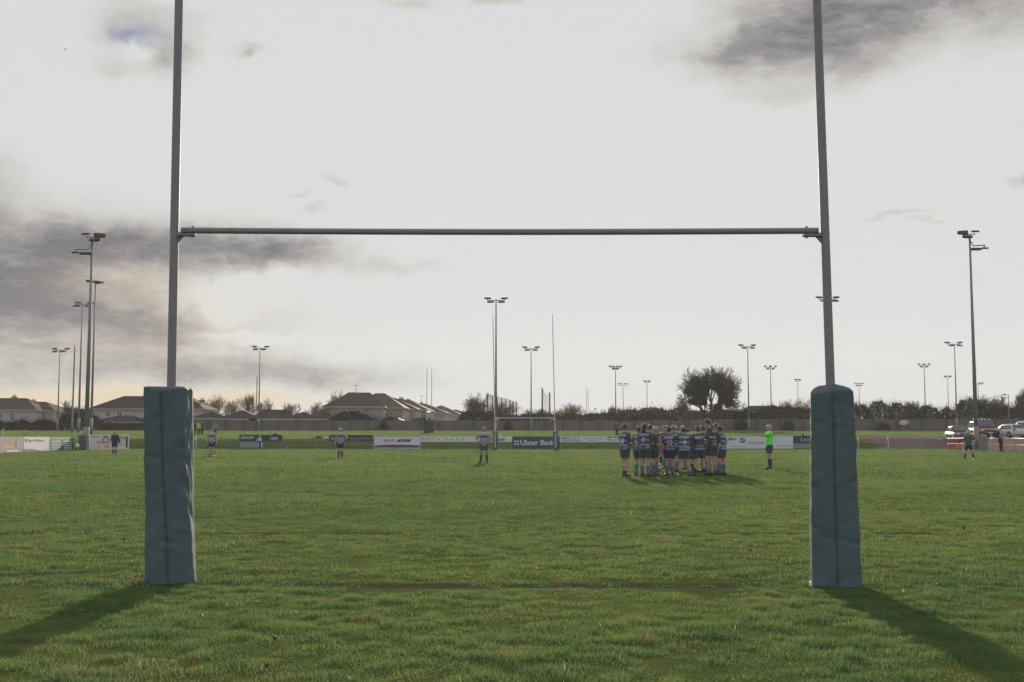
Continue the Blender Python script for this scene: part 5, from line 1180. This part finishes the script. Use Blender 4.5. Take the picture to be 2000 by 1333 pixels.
person('fair haired player in profile facing right with grey socks, left side of huddle', 1277.5, 930.5, -78, 1.54, 'dark', hair='blond', spread=1.0, step=.16, la='clasp', ra='clasp', lean=6, **hk)
person('short brown haired player behind the fair haired one, left inside the huddle', 1282, 921, -110, 1.50, 'hoop2', hair='brown', la='front', ra='front', nod=10, **hk)
person('opponent in white and grey hooped shirt facing the camera behind the huddle', 1295, 910, 172, 1.66, 'white hoops', 'white', 'black', la='clasp', ra='clasp', hair='brown', **hk)
person('player at the rear of the huddle right of the white hooped opponent', 1301, 917, 165, 1.62, 'hoop2', hair='dark', la='link', ra='link', nod=14, **hk)
person('player with number 12 and broad back at the centre left of the huddle', 1308, 930, 6, 1.53, number='12', hair='dark', la='down', ra='link', spread=1.0, lean=5, sock=.34, **hk)
person('ginger player with a white headband over the number 12 back', 1317, 922, -30, 1.62, 'hoop', hair='ginger', headband=True, la='front', ra='front', nod=5, **hk)
person('reddish haired player facing the camera in the middle of the huddle', 1333.5, 918, 178, 1.62, 'hoop2', hair='ginger', la='link', ra='link', nod=16, **hk)
person('stocky player with broad back and bare legs in the middle of the huddle', 1337, 931, -3, 1.52, number='4', hair='dark', socks='slate', spread=1.5, sock=.66, la='link', ra='link', lean=10, **hk)
person('dark haired player bending in between the two broad backs', 1349, 924, 28, 1.52, 'dark', hair='dark', lean=14, la='front', ra='front', socks='black', **hk)
person('crouching fair haired player low in the right half of the huddle', 1356.5, 925, 60, 1.45, 'dark', hair='blond', lean=18, bend=.6, la='front', ra='front', socks='black', **hk)
person('player with pale legs and hooped back right of the huddle centre', 1366.5, 930.5, 10, 1.55, 'hoop2', hair='brown', sock=.55, spread=1.9, turn=-20, la='link', ra='link', lean=8, socks='navy', **hk)
person('player looking over the hooped back at the right of the huddle', 1375, 923, 40, 1.60, 'dark', hair='brown', turn=15, nod=8, la='front', ra='front', **hk)
person('tallest player in the huddle, curly haired and facing left with arms out', 1391.5, 929.5, 70, 1.78, 'hoop2', step=.14, sock=.6, hair='brown', nod=14, lean=8, la='front', ra='front', socks='slate', **hk)
person('player half hidden behind the tallest one at the right edge of the huddle', 1401, 924, 80, 1.66, 'dark', hair='dark', nod=10, la='front', ra='front', **hk)
person('rightmost player of the huddle with grey socks', 1410.5, 929, 55, 1.56, 'hoop', spread=1.3, hair='dark', la='down', ra='loose', lean=6, socks='slate', **hk)
# the others on the pitch
person('bald referee in a bright green shirt pointing to the left', 1503.5, 917, 88, 1.70, 'hivis', 'black', 'black', 'grey', la='point', ra='loose', bald=True, whistle=True, spread=.8, sleeve=.55)
person('player in navy walking in front of the white framed board on the left', 223.5, 890.5, 200, 1.63, 'navy', 'navy', 'navy', 'dark', la='loose', ra='swing', step=.30, sleeve=.95, h=.015)
person('player in pale grey shirt and hooped socks right of the left goal pad', 413.5, 893, 176, 1.74, 'grey band', 'navy', 'hooped', 'dark', la='loose', ra='loose', spread=1.1, h=.015)
person('player with a pale headband in grey shirt facing the camera, left of the Spirit board', 664.5, 896, 186, 1.72, 'grey band', 'navy', 'navy', 'blond', la='hips', ra='loose', spread=.9, cap=mat('cream cap', (.55, .52, .40), .8), h=.015, sleeve=.7)
person('player in grey shirt and teal shorts with hands on hips before the far goal', 945, 905, 176, 1.68, 'grey band', 'teal', 'navy', 'ginger', la='hips', ra='hips', spread=1.55, h=.014, sk=1)
person('player in olive shirt and hooped socks standing before the tall right mast', 1893, 899, 150, 1.55, 'olive', 'navy', 'hooped', 'blond', la='hips', ra='loose', spread=2.4, h=.014, turn=20)
# people far off
person('spectator in a dark green coat leaning by the white railing post', 1955.5, 883, 20, 1.42, 'coat', 'dark trousers', hair='dark', la='front', ra='front', long_legs=True, sleeve=.95, lean=8, h=.016)
ff = dict(h=.02, long_legs=True, sleeve=.95, group='people standing on the upper field')
person('person in a lime vest in the cluster on the upper field beside the left pad', 387, 0, 160, 1.72, 'vest', 'dark trousers', hair='brown', Y=150, **ff)
person('dark clothed person left in the cluster on the upper field beside the left pad', 380.5, 0, 120, 1.70, 'coat', 'dark trousers', hair='dark', Y=148, **ff)
person('dark clothed person right in the cluster on the upper field', 393.5, 0, 230, 1.75, 'dark', 'dark trousers', hair='dark', Y=152, la='hips', **ff)
person('person in a teal top on the upper field behind the player in hooped socks', 420, 0, 165, 1.72, 'tealtop', 'dark trousers', hair='dark', Y=152, la='loose', ra='hips', **ff)
person('lone dark figure on the upper field left of the huddle', 1205, 0, 190, 1.74, 'dark', 'dark trousers', hair='dark', Y=146, la='hips', ra='hips', **ff)
# ------------------------------------------------------------------ kit left on the upper field
def heap(name, label, cat, px, Y, blobs, m, dz=0.0, group=None):
    x = gx(px, Y); G = SDF(.03)
    for (bx, by, bz, r_) in blobs: G.cap((bx - r_ * .4, by, bz), (bx + r_ * .4, by, bz), r_, r_ * .8, .08)
    o = link(name, G.mesh(name, 0, [((0, 0, 0), (0, 0, -1))]), m, None, True); o.location = (x, Y, tz(x, Y) - .01); return tag(o, label, cat, group)
bagm = mat('black kit bag', (.03, .03, .033), .7); orm = mat('orange bib', (.60, .14, .05), .8); ylm = mat('yellow bib', (.62, .58, .18), .8)
kg = 'kit lying on the upper field'
heap('kit_bag', 'flat black kit bag on the upper field above the CBRE panel', 'bag', 518.5, 124, [(-.2, 0, .10, .14), (.15, 0, .12, .15)], bagm, group=kg)
heap('kit_bag', 'round black kit bag between the orange bibs', 'bag', 537, 126, [(-.25, 0, .18, .22), (.1, 0, .3, .27), (.35, 0, .16, .2)], bagm, group=kg)
heap('training_bib', 'orange bib left of the round black bag', 'bib', 532.5, 123, [(0, 0, .08, .14), (.2, 0, .06, .1)], orm, group=kg)
heap('training_bib', 'small yellow bib in front of the round black bag', 'bib', 538.5, 122.4, [(0, 0, .07, .12)], ylm, group=kg)
heap('training_bib', 'spread orange bibs right of the round black bag', 'bib', 550.5, 123, [(-.3, 0, .10, .14), (0, 0, .08, .12), (.4, 0, .05, .09)], orm, group=kg)
heap('kit_bag', 'orange and dark heap of jackets right of the bibs', 'bag', 615, 123, [(-.5, 0, .06, .1), (-.1, 0, .14, .18)], mat('tan jacket', (.40, .20, .10), .8), group=kg)
heap('kit_bag', 'dark jacket heap beside the tan one', 'bag', 624, 123.5, [(-.2, 0, .16, .18), (.15, 0, .12, .14)], bagm, group=kg)
heap('water_bottle_pack', 'small white bottles in the grass right of the jackets', 'bottles', 636, 123, [(-.15, 0, .08, .07), (.15, 0, .1, .08)], white, group=kg)
heap('kit_bag', 'small grey bag behind the Spirit board', 'bag', 699, 126, [(0, 0, .16, .2), (.22, 0, .1, .12)], mat('grey bag', (.13, .13, .14), .8), group=kg)
heap('traffic_cone', 'white marker right of the left far upright above the banner', 'marker', 978, 124, [(0, 0, .12, .11), (0, 0, .34, .09)], white)
heap('training_bib', 'orange cones around the white marker by the far goal', 'bib', 982, 124.5, [(-.5, 0, .08, .1), (.1, 0, .1, .12)], orm, group=kg)
# distant bird
x, y, z = at(127, 97, 70); mb = MB(); mb.sphere((0, 0, 0), (.025, .05, .02)); 
for s in (-1, 1): mb.loft([[(s * .03, -.05, .01), (s * .03, .05, .01), (s * .03, .05, .02), (s * .03, -.05, .02)], [(s * .13, -.03, .04), (s * .13, .01, .04), (s * .13, .01, .045), (s * .13, -.03, .045)]])
o = mb.build('bird', blk); o.location = (x, y, z); tag(o, 'tiny dark bird in the sky at the upper left', 'bird')

# ------------------------------------------------------------------ thin haze volume, added to lift the dark distance
hz = MB(); hz.box((0, 350, 28), (1500, 800, 62)); ho = hz.build('haze', None); tag(ho, kind='stuff')
hm = bpy.data.materials.new('dark lifting haze'); hm.use_nodes = True; hn = hm.node_tree.nodes; hn.clear()
o_ = hn.new('ShaderNodeOutputMaterial'); pv = hn.new('ShaderNodeVolumePrincipled'); hm.node_tree.links.new(pv.outputs[0], o_.inputs['Volume'])
pv.inputs['Color'].default_value = (.94, .94, .96, 1); pv.inputs['Density'].default_value = .00015; pv.inputs['Anisotropy'].default_value = .3
ho.data.materials.append(hm)
